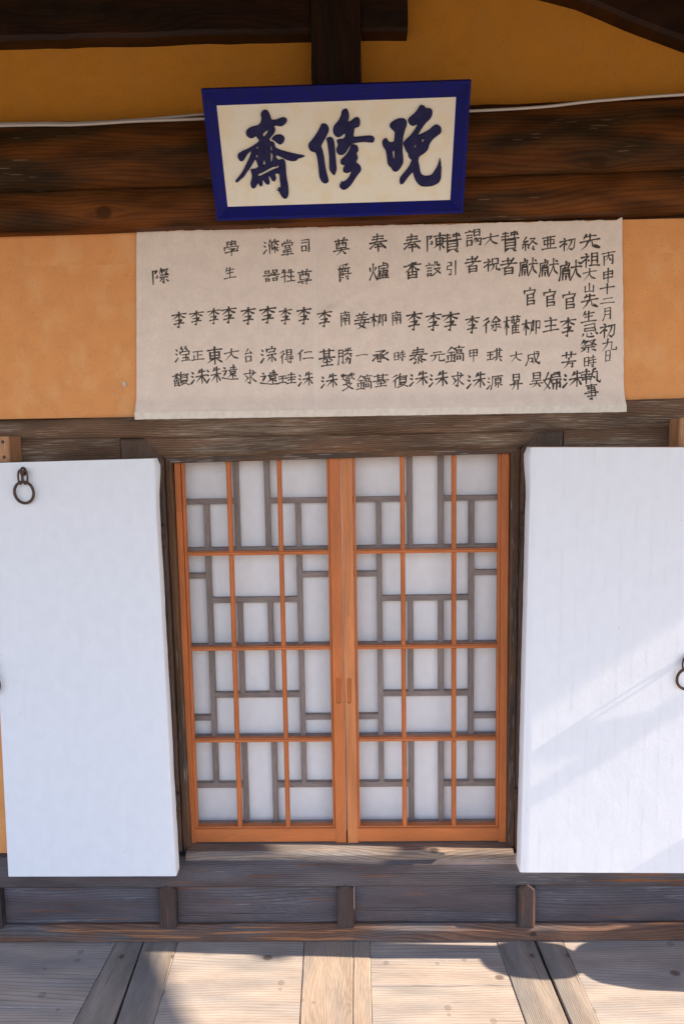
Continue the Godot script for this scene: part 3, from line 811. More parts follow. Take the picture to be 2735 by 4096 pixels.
func make_ground_and_roof() -> void:
	var st := SurfaceTool.new()
	st.begin(Mesh.PRIMITIVE_TRIANGLES)
	st.set_smooth_group(-1)
	quad(st, false, Vector3(-90, -0.55, 90), Vector3(90, -0.55, 90), Vector3(90, -0.55, -60), Vector3(-90, -0.55, -60), V(0, 0), V(1, 0), V(1, 1), V(0, 1))
	var g := put("courtyard_ground", done(st), M.sand, self)
	g.set_meta("kind", "structure")

	var roof := thing("porch_roof", "deep tiled porch roof on dark rafters above the doorway", "roof")
	var w: Dictionary = M.roof
	# a slope from the wall down to the eave: boarded underside, tiled top
	for layer in [["roof_boards", 0.0, 0.05, w.m], ["roof_tiles", 0.051, 0.16, M.tile]]:
		var s := SurfaceTool.new()
		s.begin(Mesh.PRIMITIVE_TRIANGLES)
		s.set_smooth_group(-1)
		var p: Array = []
		for x in [-4.5, 4.3]:
			for q in [[-0.6, 3.72], [1.9, 2.6]]:
				for up in [layer[1], layer[2]]:
					p.append(Vector3(x, q[1] + up, q[0]))
		for f in [[0, 4, 6, 2], [1, 3, 7, 5], [0, 2, 3, 1], [4, 5, 7, 6], [2, 6, 7, 3], [0, 1, 5, 4]]:
			quad(s, true, p[f[0]], p[f[1]], p[f[2]], p[f[3]], V(0, 0), V(1, 0), V(1, 1), V(0, 1))
		put(layer[0], done(s), layer[3], roof)
	for i in 14:
		var x := -4.3 + i * 0.62
		if x < 4.3 - 0.1:
			put("rafter", tube_mesh(PackedVector3Array([Vector3(x, 3.64, -0.5), Vector3(x, 2.6 - 0.06, 1.9 - 0.02)]), 0.055, 10), w.m, roof)
	put("tie_pole", tube_mesh(PackedVector3Array([Vector3(3.1, 2.26, -0.4), Vector3(3.1, 2.26, 0.27)]), 0.03, 10), w.m, roof)

	var jar := thing("gourd_jar", "dark glazed gourd shaped jar standing on the porch floor right of the doorway", "jar", Vector3(1.42, 0, 0.167))
	put("jar_body", lathe_mesh([[0.001, 0.0], [0.075, 0.002], [0.1, 0.06], [0.113, 0.16], [0.115, 0.3], [0.112, 0.38], [0.095, 0.435], [0.05, 0.458], [0.036, 0.475], [0.05, 0.5], [0.078, 0.535], [0.086, 0.575], [0.08, 0.62], [0.058, 0.655], [0.03, 0.675], [0.001, 0.68]], Vector3(1.42, 0, 0.167)), M.jar, jar)

func make_floor() -> void:
	var f := setting("porch_floor")
	var d := 1.75            # depth of the porch
	# runners stand at right angles to the wall; planks lie between them
	var runners := [[-2.2, -2.0, -2.2, -2.0, 0], [-0.816, -0.729, -0.83, -0.716, 0], [-0.7245, -0.612, -0.708, -0.600, 0], [-0.190, -0.028, -0.18, -0.03, 1], [-0.0265, 0.026, -0.029, 0.026, 1], [0.444, 0.566, 0.462, 0.582, 0], [0.576, 0.661, 0.590, 0.668, 0], [2.0, 2.2, 2.0, 2.2, 0]]
	for k in runners.size():
		var r: Array = runners[k]
		var dx0: float = (r[2] - r[0]) * (d / 0.34)
		var dx1: float = (r[3] - r[1]) * (d / 0.34)
		timber("runner", f, 3, -0.05, 0.0, V(0.03, r[0]), V(d, r[0] + dx0), V(d, r[1] + dx1), V(0.03, r[1]), M.runner[r[4]], 0.0025, 0.0008)
	var gaps := [[-2.0, -0.818, -2.0, -0.832, 0], [-0.610, -0.192, -0.598, -0.182, 1], [0.028, 0.442, 0.0275, 0.460, 2], [0.663, 2.0, 0.6695, 2.0, 1]]
	for k in gaps.size():
		var g: Array = gaps[k]
		var z := 0.032
		var ends := [0.40, 0.80, 1.22, 1.75] if k != 2 else [0.235, 0.53, 0.95, 1.75]
		if k == 0:
			ends = [0.32, 0.72, 1.18, 1.75]
		for e in ends:
			var t0: float = (z - 0.03) / 0.34
			var t1: float = (e - 0.03) / 0.34
			var x00 := lerpf(g[0], g[2], t0)
			var x10 := lerpf(g[1], g[3], t0)
			var x01 := lerpf(g[0], g[2], t1)
			var x11 := lerpf(g[1], g[3], t1)
			timber("plank", f, 2, -0.05, -0.001 - rng.randf() * 0.0015, V(x00, z), V(x10, z), V(x11, e - 0.001), V(x01, e - 0.001), M.plank[(g[4] + int(z * 10)) % 3], 0.002, 0.0006)
			z = e + 0.0005
	bar("under_boards", f, 2, -0.16, -0.06, -3.0, 2.6, -0.1, d, M.roof, 0.0)
	bar("edge_beam", f, 2, -0.5, 0.0, -3.0, 2.6, d + 0.002, d + 0.14, M.runner[0], 0.006)

func make_wall() -> void:
	var wall := thing("timber_wall", "ochre plaster and dark timber wall around the sliding screens, with panelled base", "wall")
	# ---- plaster, one sheet per bay, each butting against its timbers
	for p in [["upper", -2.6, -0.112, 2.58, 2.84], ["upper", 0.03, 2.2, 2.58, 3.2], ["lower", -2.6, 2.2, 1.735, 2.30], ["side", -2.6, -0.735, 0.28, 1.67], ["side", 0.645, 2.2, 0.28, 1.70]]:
		var st := SurfaceTool.new()
		st.begin(Mesh.PRIMITIVE_TRIANGLES)
		st.set_smooth_group(1)
		var nx := 60
		var ny := 12
		for j in ny:
			for i in nx:
				var q: Array = []
				var u: Array = []
				for o in [[0, 0], [1, 0], [1, 1], [0, 1]]:
					var x := lerpf(p[1], p[2], float(i + o[0]) / nx)
					var y := lerpf(p[3], p[4], float(j + o[1]) / ny)
					q.append(Vector3(x, y, 0.002 * wobble.get_noise_2d(x * 3.0, y * 4.0)))
					u.append(V(x / 1.1 + 0.37, y / 0.55))
				quad(st, false, q[0], q[1], q[2], q[3], u[0], u[1], u[2], u[3])
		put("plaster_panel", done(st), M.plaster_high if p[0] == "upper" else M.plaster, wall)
	bar("wall_core", wall, 0, -0.14, -0.012, -2.6, -0.605, 0.0, 3.6, M.roof, 0.0)
	bar("wall_core", wall, 0, -0.14, -0.012, 0.521, 2.2, 0.0, 3.6, M.roof, 0.0)
	bar("wall_core", wall, 0, -0.14, -0.0125, -0.6045, 0.5205, 1.643, 3.6, M.roof, 0.0)
	for c in [[-0.7145, 1.838, 0.0075, 0.012], [-0.726, 1.822, 0.004, 0.005], [-0.752, 1.805, 0.006, 0.003], [-0.735, 1.79, 0.003, 0.004]]:
		var flake := PackedVector2Array()
		for k in 11:
			var a := TAU * k / 11.0
			var q := 0.75 + 0.5 * absf(wobble.get_noise_2d(k * 3.1, c[0] * 90.0))
			flake.append(V(c[0] + cos(a) * c[2] * q, c[1] + sin(a) * c[3] * q))
		put("plaster_chip", outline_mesh(flake, [], -0.002, [[0.0, 0.003], [0.001, 0.0036]], {"lu": 1.0}), M.chip, wall)
	# ---- the stacked beam
	timber("upper_beam", wall, 0, -0.01, 0.066, V(-2.2, 2.392), V(2.1, 2.431), V(2.1, 2.643), V(-2.2, 2.575), M.beam, 0.014, 0.003, 0.012, 0.018)
	timber("lower_beam", wall, 0, -0.01, 0.060, V(-2.2, 2.277), V(2.1, 2.320), V(2.1, 2.4295), V(-2.2, 2.3905), M.beam_low, 0.005, 0.002, 0.006, 0.012)
	# ---- over it a king post between two cross timbers, and a bowed gable timber
	var wd: Dictionary = M.beam_dark
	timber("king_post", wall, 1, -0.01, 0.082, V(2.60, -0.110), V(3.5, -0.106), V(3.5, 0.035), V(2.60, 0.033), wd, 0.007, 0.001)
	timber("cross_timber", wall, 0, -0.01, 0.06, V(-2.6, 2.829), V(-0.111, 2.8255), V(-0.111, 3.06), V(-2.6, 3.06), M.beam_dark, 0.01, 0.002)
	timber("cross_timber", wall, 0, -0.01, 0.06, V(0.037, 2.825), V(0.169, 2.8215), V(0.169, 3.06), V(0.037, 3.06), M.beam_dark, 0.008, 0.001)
	var bow := PackedVector2Array()
	for q in [V(0.30, 2.975), V(0.43, 2.955), V(0.548, 2.926), V(0.663, 2.8955), V(0.737, 2.865), V(0.81, 2.8334), V(0.8986, 2.799), V(0.983, 2.768), V(1.2, 2.69), V(1.5, 2.63), V(2.1, 2.62), V(2.1, 3.3), V(0.3, 3.3)]:
		bow.append(q)
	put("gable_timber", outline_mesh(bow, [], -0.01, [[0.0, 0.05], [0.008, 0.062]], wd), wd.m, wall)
	# ---- lintel and door frame
	var lw: Dictionary = M.lintel.duplicate()
	timber("lintel", wall, 0, -0.02, 0.018, V(-2.3, 1.667), V(2.0, 1.672), V(2.0, 1.781), V(-2.3, 1.708), lw, 0.006, 0.0016, 0.004)
	timber("door_head", wall, 0, -0.02, 0.0165, V(-0.602, 1.606), V(0.518, 1.622), V(0.572, 1.6705), V(-0.656, 1.6695), lw, 0.004, 0.001, 0.0, 0.014)
	timber("head_track", wall, 0, -0.03, 0.000, V(-0.60, 1.588), V(0.51, 1.603), V(0.51, 1.624), V(-0.60, 1.608), M.jamb, 0.002, 0.0)
	timber("wall_board", wall, 0, -0.021, 0.012, V(-2.3, 1.56), V(-0.734, 1.56), V(-0.734, 1.676), V(-2.3, 1.675), lw, 0.003, 0.001)
	timber("wall_board", wall, 0, -0.021, 0.015, V(0.646, 1.56), V(2.0, 1.56), V(2.0, 1.679), V(0.646, 1.678), lw, 0.003, 0.001)
	for s in [-1, 1]:
		var jd: Dictionary = M.jamb_dark
		if s < 0:
			put("door_jamb", turned_uv(outline_mesh(PackedVector2Array([V(-0.732, 0.30), V(-0.592, 0.30), V(-0.600, 1.600), V(-0.641, 1.6665), V(-0.732, 1.6665)]), [], -0.02, [[0.0, 0.013], [0.008, 0.0195]], {"lu": 0.25}), 0.16), jd.m, wall)
			timber("jamb_stop", wall, 1, -0.06, 0.006, V(0.29, -0.592), V(1.606, -0.600), V(1.590, -0.578), V(0.31, -0.5655), M.jamb, 0.006, 0.001)
		else:
			put("door_jamb", turned_uv(outline_mesh(PackedVector2Array([V(0.508, 0.30), V(0.644, 0.30), V(0.644, 1.6715), V(0.557, 1.6695), V(0.516, 1.615)]), [], -0.02, [[0.0, 0.013], [0.008, 0.0195]], {"lu": 0.25}), 0.16), jd.m, wall)
			timber("jamb_stop", wall, 1, -0.06, 0.005, V(0.31, 0.4855), V(1.603, 0.4875), V(1.62, 0.516), V(0.29, 0.508), M.jamb, 0.004, 0.001)
	# ---- threshold and panelled base
	timber("door_sill", wall, 0, -0.10, 0.036, V(-0.575, 0.268), V(0.50, 0.268), V(0.50, 0.3085), V(-0.575, 0.3065), M.sill_top, 0.010, 0.0012)
	timber("base_rail", wall, 0, -0.04, 0.0475, V(-2.3, 0.190), V(2.0, 0.190), V(2.0, 0.291), V(-2.3, 0.291), M.sill, 0.02, 0.0012, 0.003, 0.010)
	timber("foot_rail", wall, 0, -0.04, 0.0495, V(-2.3, -0.01), V(2.0, -0.01), V(2.0, 0.056), V(-2.3, 0.056), M.low_rail, 0.016, 0.0022)
	var posts := [-1.77, -1.222, -0.6405, -0.052, 0.5405, 1.12, 1.7]
	var edge := -2.3
	for x in posts + [2.03]:
		timber("base_panel", wall, 0, -0.03, 0.022, V(edge + 0.001, 0.05), V(x - 0.0285, 0.05), V(x - 0.0285, 0.196), V(edge + 0.001, 0.196), M.panel, 0.002, 0.0)
		edge = x + 0.0285
	for x in posts:
		var p := PackedVector2Array([V(x - 0.028, 0.050), V(x + 0.028, 0.050), V(x + 0.028, 0.186), V(x, 0.209), V(x - 0.028, 0.186)])
		# built lying along its grain so that the rings run upright
		var st := outline_mesh(p, [], 0.0, [[0.0, 0.0455], [0.008, 0.0515]], {"lu": 0.2})
		put("base_post", turned_uv(st), M.post.m, wall)

# swaps u and v so that grain runs upright
func turned_uv(m: ArrayMesh, along := 0.4) -> ArrayMesh:
	var a := m.surface_get_arrays(0)
	var uv: PackedVector2Array = a[Mesh.ARRAY_TEX_UV]
	var off := Vector2(rng.randf(), rng.randf())
	for i in uv.size():
		uv[i] = Vector2(uv[i].y * along, uv[i].x) + off
	a[Mesh.ARRAY_TEX_UV] = uv
	var out := ArrayMesh.new()
	out.add_surface_from_arrays(Mesh.PRIMITIVE_TRIANGLES, a)
	return out

func make_lattice_doors() -> void:
	for s in 2:
		var x0: float = [-0.588, -0.046][s]
		var x1: float = [-0.066, 0.486][s]
		var cols: Array = [[-0.488, -0.388, -0.2875, -0.1878], [0.0750, 0.1765, 0.2765, 0.3765]][s]
		var t := thing("lattice_door", ["grey wooden lattice door backed with white paper behind the left orange screen", "grey wooden lattice door backed with white paper behind the right orange screen"][s], "lattice door", Vector3((x0 + x1) / 2, 0.3, -0.07), "paper lattice doors behind the screens")
		var w: Dictionary = M.lattice
		var zb := -0.088
		var zf := -0.068
		var r := 0.0088
		var lo := 0.345
		var hi := 1.64
		bar("stile", t, 1, zb - 0.01, zf + 0.002, 0.30, hi, x0, x0 + 0.022, w)
		bar("stile", t, 1, zb - 0.01, zf + 0.002, 0.30, hi, x1 - 0.022, x1, w)
		bar("bottom_rail", t, 0, zb - 0.01, zf + 0.002, x0 + 0.022, x1 - 0.022, 0.30, 0.352, w)
		bar("top_rail", t, 0, zb - 0.01, zf + 0.002, x0 + 0.022, x1 - 0.022, 1.612, hi, w)
		# full-height bars first, then the short ones butting against them
		var rows := [1.2985, 0.973, 0.655]
		for y in rows:
			bar("lattice_bar", t, 0, zb, zf, x0 + 0.022, x1 - 0.022, y - r, y + r, w, 0.001)
		var a: float = cols[0]
		var b: float = cols[1]
		var c: float = cols[2]
		var d: float = cols[3]
		var up := [[b, 1.2985, 1.62], [c, 1.2985, 1.62], [b, 0.352, 0.655], [c, 0.352, 0.655], [a, 1.2985, 1.459 - r], [d, 1.2985, 1.459 - r], [a, 0.973, 1.2985], [d, 0.973, 1.2985], [a, 0.655, 0.973], [d, 0.655, 0.973],
			[a, 0.488 + r, 0.655], [d, 0.488 + r, 0.655], [b, 0.973, 1.130 - r], [c, 0.973, 1.130 - r], [b, 0.805 + r, 0.973], [c, 0.805 + r, 0.973]]
		for q in up:
			var y0: float = q[1] + (r if q[1] in rows else 0.0)
			var y1: float = q[2] - (r if q[2] in rows else 0.0)
			bar("lattice_bar", t, 1, zb, zf, y0, y1, q[0] - r, q[0] + r, w, 0.001)
		var ix0 := x0 + 0.022
		var ix1 := x1 - 0.022
		for q in [[1.459, ix0, b - r], [1.459, c + r, ix1], [1.213, ix0, a - r], [1.213, d + r, ix1], [1.130, a + r, d - r], [0.805, a + r, d - r], [0.726, ix0, a - r], [0.726, d + r, ix1], [0.488, ix0, b - r], [0.488, c + r, ix1]]:
			bar("lattice_bar", t, 0, zb, zf, q[1], q[2], q[0] - r, q[0] + r, w, 0.001)
		var st := SurfaceTool.new()
		st.begin(Mesh.PRIMITIVE_TRIANGLES)
		st.set_smooth_group(1)
		for j in 40:
			for i in 16:
				var p: Array = []
				var u: Array = []
				for o in [[0, 0], [1, 0], [1, 1], [0, 1]]:
					var fx := float(i + o[0]) / 16.0
					var fy := float(j + o[1]) / 40.0
					var x := lerpf(x0 + 0.01, x1 - 0.01, fx)
					var y := lerpf(0.31, 1.63, fy)
					p.append(Vector3(x, y, zb - 0.002 + 0.0006 * wobble.get_noise_2d(x * 14.0 + s * 9.0, y * 9.0)))
					u.append(V(fx, fy))
				quad(st, false, p[0], p[1], p[2], p[3], u[0], u[1], u[2], u[3])
		put("paper_sheet", done(st), M.screen_paper, t)
		bar("door_back", t, 1, zb - 0.03, zb - 0.012, 0.30, hi, x0, x1, M.roof, 0.0)

func make_screen_doors() -> void:
	var w: Dictionary = M.orange
	for s in 2:
		var x0: float = [-0.574, -0.0445][s]
		var x1: float = [-0.0465, 0.4855][s]
		var t := thing("screen_door", ["orange wooden sliding screen door, left one of the pair", "orange wooden sliding screen door, right one, with ribbed meeting stile"][s], "screen door", Vector3((x0 + x1) / 2, 0.31, -0.03), "orange sliding screens in the doorway")
		var zb := -0.046
		var zf := -0.018
		var left: float = [0.018, 0.035][s]
		var right: float = [0.036, 0.024][s]
		if s == 1:
			zf = -0.0165
		# each meeting stile has a rounded finger pull cut into it; the outer stiles are plain
		var px: float = [-0.0645, -0.0300][s]
		var pull := PackedVector2Array()
		for k in 20:
			var a := TAU * k / 20.0
			pull.append(V(px + cos(a) * 0.0065, 0.836 + sin(a) * 0.0065 + (0.0365 if sin(a) >= 0.0 else -0.0365)))
		var lq := PackedVector2Array([V(x0 + 0.0025, 0.309), V(x0 + left + 0.0025, 0.309), V(x0 + left, 1.63), V(x0 - 0.001, 1.63)])
		var rq := PackedVector2Array([V(x1 - right, 0.309), V(x1, 0.309), V(x1, 1.63), V(x1 - right - 0.001, 1.63)])
		put("stile", turned_uv(outline_mesh(lq, [pull] if s == 1 else [], zb, [[0.0, zf - 0.0018], [0.0018, zf]], {"lu": 0.12}), 0.075), M.orange.m if s == 0 else M.orange_ribbed.m, t)
		put("stile", turned_uv(outline_mesh(rq, [pull] if s == 0 else [], zb, [[0.0, zf - 0.0018], [0.0018, zf]], {"lu": 0.12}), 0.075), w.m, t)
		var ix0 := x0 + left + 0.001
		var ix1 := x1 - right
		bar("bottom_rail", t, 0, zb, zf - 0.001, ix0 + 0.0015, ix1, 0.312, 0.360, w, 0.0025)
		bar("top_rail", t, 0, zb, zf - 0.001, ix0, ix1, 1.602, 1.63, w, 0.0025)
		# the bead that holds the gauze runs round the inside
		bar("bead", t, 1, zb, zf - 0.006, 0.36, 1.602, ix0 + 0.0008, ix0 + 0.009, w, 0.002)
		bar("bead", t, 1, zb, zf - 0.006, 0.36, 1.602, ix1 - 0.008, ix1 - 0.0006, w, 0.002)
		bar("bead", t, 0, zb, zf - 0.005, ix0 + 0.009, ix1 - 0.008, 0.3603, 0.366, w, 0.0015)
		var cols: Array = [[-0.4040, -0.2420], [0.1495, 0.3135]][s]
		var rows := [1.2940, 0.9785, 0.6655]
		var cuts := [0.366] + [0.6655, 0.9785, 1.2940] + [1.602]
		for y in rows:
			put("muntin", muntin_mesh(0, zf - 0.003, ix0 + 0.009, ix1 - 0.008, y, 0.0066, w), w.m, t)
		for x in cols:
			for k in 4:
				put("muntin", muntin_mesh(1, zf - 0.0035, cuts[k] + (0.0066 if k > 0 else 0.0), cuts[k + 1] - (0.0066 if k < 3 else 0.0), x, 0.0072, w), w.m, t)
		var st := SurfaceTool.new()
		st.begin(Mesh.PRIMITIVE_TRIANGLES)
		st.set_smooth_group(1)
		quad(st, false, Vector3(ix0, 0.34, zb + 0.004), Vector3(ix1, 0.34, zb + 0.004), Vector3(ix1, 1.61, zb + 0.004), Vector3(ix0, 1.61, zb + 0.004), V(0, 0), V(1, 0), V(1, 1), V(0, 1))
		put("insect_gauze", done(st), M.gauze, t)
		bar("finger_pull", t, 1, zf - 0.012, zf - 0.0055, 0.785, 0.887, px - 0.0085, px + 0.0085, w, 0.0)

# a sash bar with a rounded nose and a quirk along each side
func muntin_mesh(mode: int, front: float, a0: float, a1: float, b: float, r: float, w: Dictionary) -> ArrayMesh:
	var st := SurfaceTool.new()
	st.begin(Mesh.PRIMITIVE_TRIANGLES)
	st.set_smooth_group(-1)
	var prof := [[-r, -0.022], [-r, -0.006], [-r * 0.62, -0.0055], [-r * 0.55, -0.0012], [-r * 0.2, 0.0], [r * 0.2, 0.0], [r * 0.55, -0.0012], [r * 0.62, -0.0055], [r, -0.006], [r, -0.022]]
	var ou := rng.randf() * 0.5
	var ov := rng.randf() * 0.1
	for k in prof.size() - 1:
		var p: Array = prof[k]
		var q: Array = prof[k + 1]
		quad(st, mode == 1, axis(mode, a0, b + p[0], front + p[1]), axis(mode, a1, b + p[0], front + p[1]), axis(mode, a1, b + q[0], front + q[1]), axis(mode, a0, b + q[0], front + q[1]),
			V(ou + a0 / w.lu, ov + k * 0.013), V(ou + a1 / w.lu, ov + k * 0.013), V(ou + a1 / w.lu, ov + k * 0.013 + 0.013), V(ou + a0 / w.lu, ov + k * 0.013 + 0.013))
	for e in [a0, a1]:
		for k in range(1, prof.size() - 1):
			tri(st, (mode == 1) != (e == a0), [axis(mode, e, b + prof[0][0], front + prof[0][1]), axis(mode, e, b + prof[k][0], front + prof[k][1]), axis(mode, e, b + prof[k + 1][0], front + prof[k + 1][1])], [V(ou, ov), V(ou + 0.01, ov), V(ou, ov + 0.02)])
	return done(st)

# A door leaf wrapped in paper: the sheet goes over the face and round both edges, loose along the hinge side.
func leaf_mesh(bl: Vector2, br: Vector2, tr: Vector2, tl: Vector2, back: float, front: float, hinge_right: bool, sd: float) -> ArrayMesh:
	var st := SurfaceTool.new()
	st.begin(Mesh.PRIMITIVE_TRIANGLES)
	st.set_smooth_group(1)
	var ny := 60
	var nx := 22
	var rows: Array = []
	for j in ny + 1:
		var t := float(j) / ny
		var l := bl.lerp(tl, t)
		var r := br.lerp(tr, t)
		var row: Array = []
		var e := 0.0035
		var lw := 0.0005 * wobble.get_noise_2d(t * 14.0, sd) + 0.0008 * maxf(0.0, wobble.get_noise_2d(t * 5.0, sd + 5.0))
		var cs: Array = [[l.x, back], [l.x - 0.001, front - e], [l.x + e * 0.3, front - e * 0.3], [l.x + e, front]]
		for i in range(1, nx):
			var f := float(i) / nx
			cs.append([lerpf(l.x + e, r.x - e, f), front + 0.0006 * wobble.get_noise_2d(f * 6.0 + sd, t * 9.0) + 0.0009 * (1.0 - smoothstep(0.0, 0.06, f if not hinge_right else 1.0 - f))])
		cs.append_array([[r.x - e, front], [r.x - e * 0.3, front - e * 0.3], [r.x + 0.001, front - e], [r.x, back]])
		# loose paper along the hinge edge, fullest near the top
		var loose := lw + 0.004 * smoothstep(0.90, 0.985, t) * (1.0 - smoothstep(0.995, 1.0, t))
		if hinge_right:
			cs[-1][0] += loose * 2.2
			cs[-2][0] += loose
		else:
			cs[0][0] -= loose * 2.2
			cs[1][0] -= loose
		var y := lerpf(bl.y, tl.y, t)
		for k in cs.size():
			var f := clampf((cs[k][0] - l.x) / (r.x - l.x), 0.0, 1.0)
			row.append([Vector3(cs[k][0], lerpf(bl.lerp(tl, t).y, br.lerp(tr, t).y, f), cs[k][1]), V(0.02 + 0.96 * f + (cs[k][1] - front) * 1.5, 1.0 - t)])
		rows.append(row)
	for j in ny:
		for k in rows[0].size() - 1:
			var a: Array = rows[j][k]
			var b: Array = rows[j][k + 1]
			var c: Array = rows[j + 1][k + 1]
			var d: Array = rows[j + 1][k]
			st.set_smooth_group(2 if k < 2 else (3 if k >= rows[0].size() - 3 else 1))
			quad(st, false, a[0], b[0], c[0], d[0], a[1], b[1], c[1], d[1])
	return done(st)

func make_hinged_doors() -> void:
	for s in 2:
		var q: Array = [[V(-1.122, 0.286), V(-0.585, 0.285), V(-0.600, 1.608), V(-1.099, 1.6015)], [V(0.497, 0.302), V(1.016, 0.297), V(1.012, 1.616), V(0.515, 1.624)]][s]
		var back: float = [0.082, 0.087][s]
		var front: float = [0.125, 0.140][s]
		var t := thing("papered_door", ["white papered door folded open left of the doorway, iron ring near its top corner", "white papered door folded open right of the doorway, touched by sunlight, ring at mid height"][s], "door", Vector3((q[0].x + q[1].x) / 2, q[0].y, back), "white papered doors folded open against the wall")
		put("paper_cover", leaf_mesh(q[0], q[1], q[2], q[3], back, front, s == 0, 3.0 + s * 20.0), M.door_paper[s], t)
		timber("door_leaf", t, 1, back, front - 0.003, V(q[0].y + 0.003, q[0].x + 0.003), V(q[3].y + 0.0015, q[3].x + 0.003), V(q[2].y + 0.0015, q[2].x - 0.003), V(q[1].y + 0.003, q[1].x - 0.003), M.peg if s == 1 else M.jamb, 0.002, 0.0)
		# pin hinges between the jamb and the door's edge
		var hx: Array = [[[-0.6015, 1.366], [-0.592, 0.487]], [[0.5155, 1.388], [0.5055, 0.495]]][s]
		for h in hx:
			var k := Node3D.new()
			k.name = "hinge" if not t.has_node("hinge") else "hinge_001"
			t.add_child(k)
			k.position = Vector3(h[0], h[1], 0.045) - t.position
			var p := Vector3(h[0], h[1], 0.050)
			put("knuckle", lathe_mesh([[0.001, -0.037], [0.009, -0.036], [0.0095, -0.002], [0.008, -0.001], [0.008, 0.001], [0.0105, 0.002], [0.0105, 0.036], [0.001, 0.037]], p, 16), M.iron, k)
			bar("hinge_plate", k, 1, 0.060, 0.092, h[1] + 0.0, h[1] + 0.028, h[0] - 0.002, h[0] + 0.002, {"m": M.iron, "lu": 1.0, "lv": 1.0}, 0.0005)
		# iron ring pulls: a staple, two links and the ring
		var spots: Array = [[[-0.9880, 1.5714], [-1.1298, 0.9816]], [[0.9841, 0.9828]]][s]
		for n in spots.size():
			var at := Vector3(spots[n][0], spots[n][1], front)
			var k := Node3D.new()
			k.name = "ring_pull" if n == 0 else "ring_pull_001"
			t.add_child(k)
			k.position = at - t.position
			# the staple's eye
			put("staple", tube_mesh(loop_path(at + Vector3(0, 0.004, 0.010), 0.0105, 0.0105, 24, 0.0, 1.35), 0.0038, 8, true), M.iron, k)
			for side in [-1, 1]:
				put("link", tube_mesh(loop_path(at + Vector3(0.0075 * side, -0.0125, 0.016), 0.0068, 0.0205, 26, 0.0, 0.25 * side), 0.0028, 8, true), M.iron, k)
			put("ring", tube_mesh(loop_path(at + Vector3(0.0, -0.0585, 0.0125), 0.0285, 0.0325, 44, 0.10, 0.0), 0.0042, 10, true), M.iron, k)

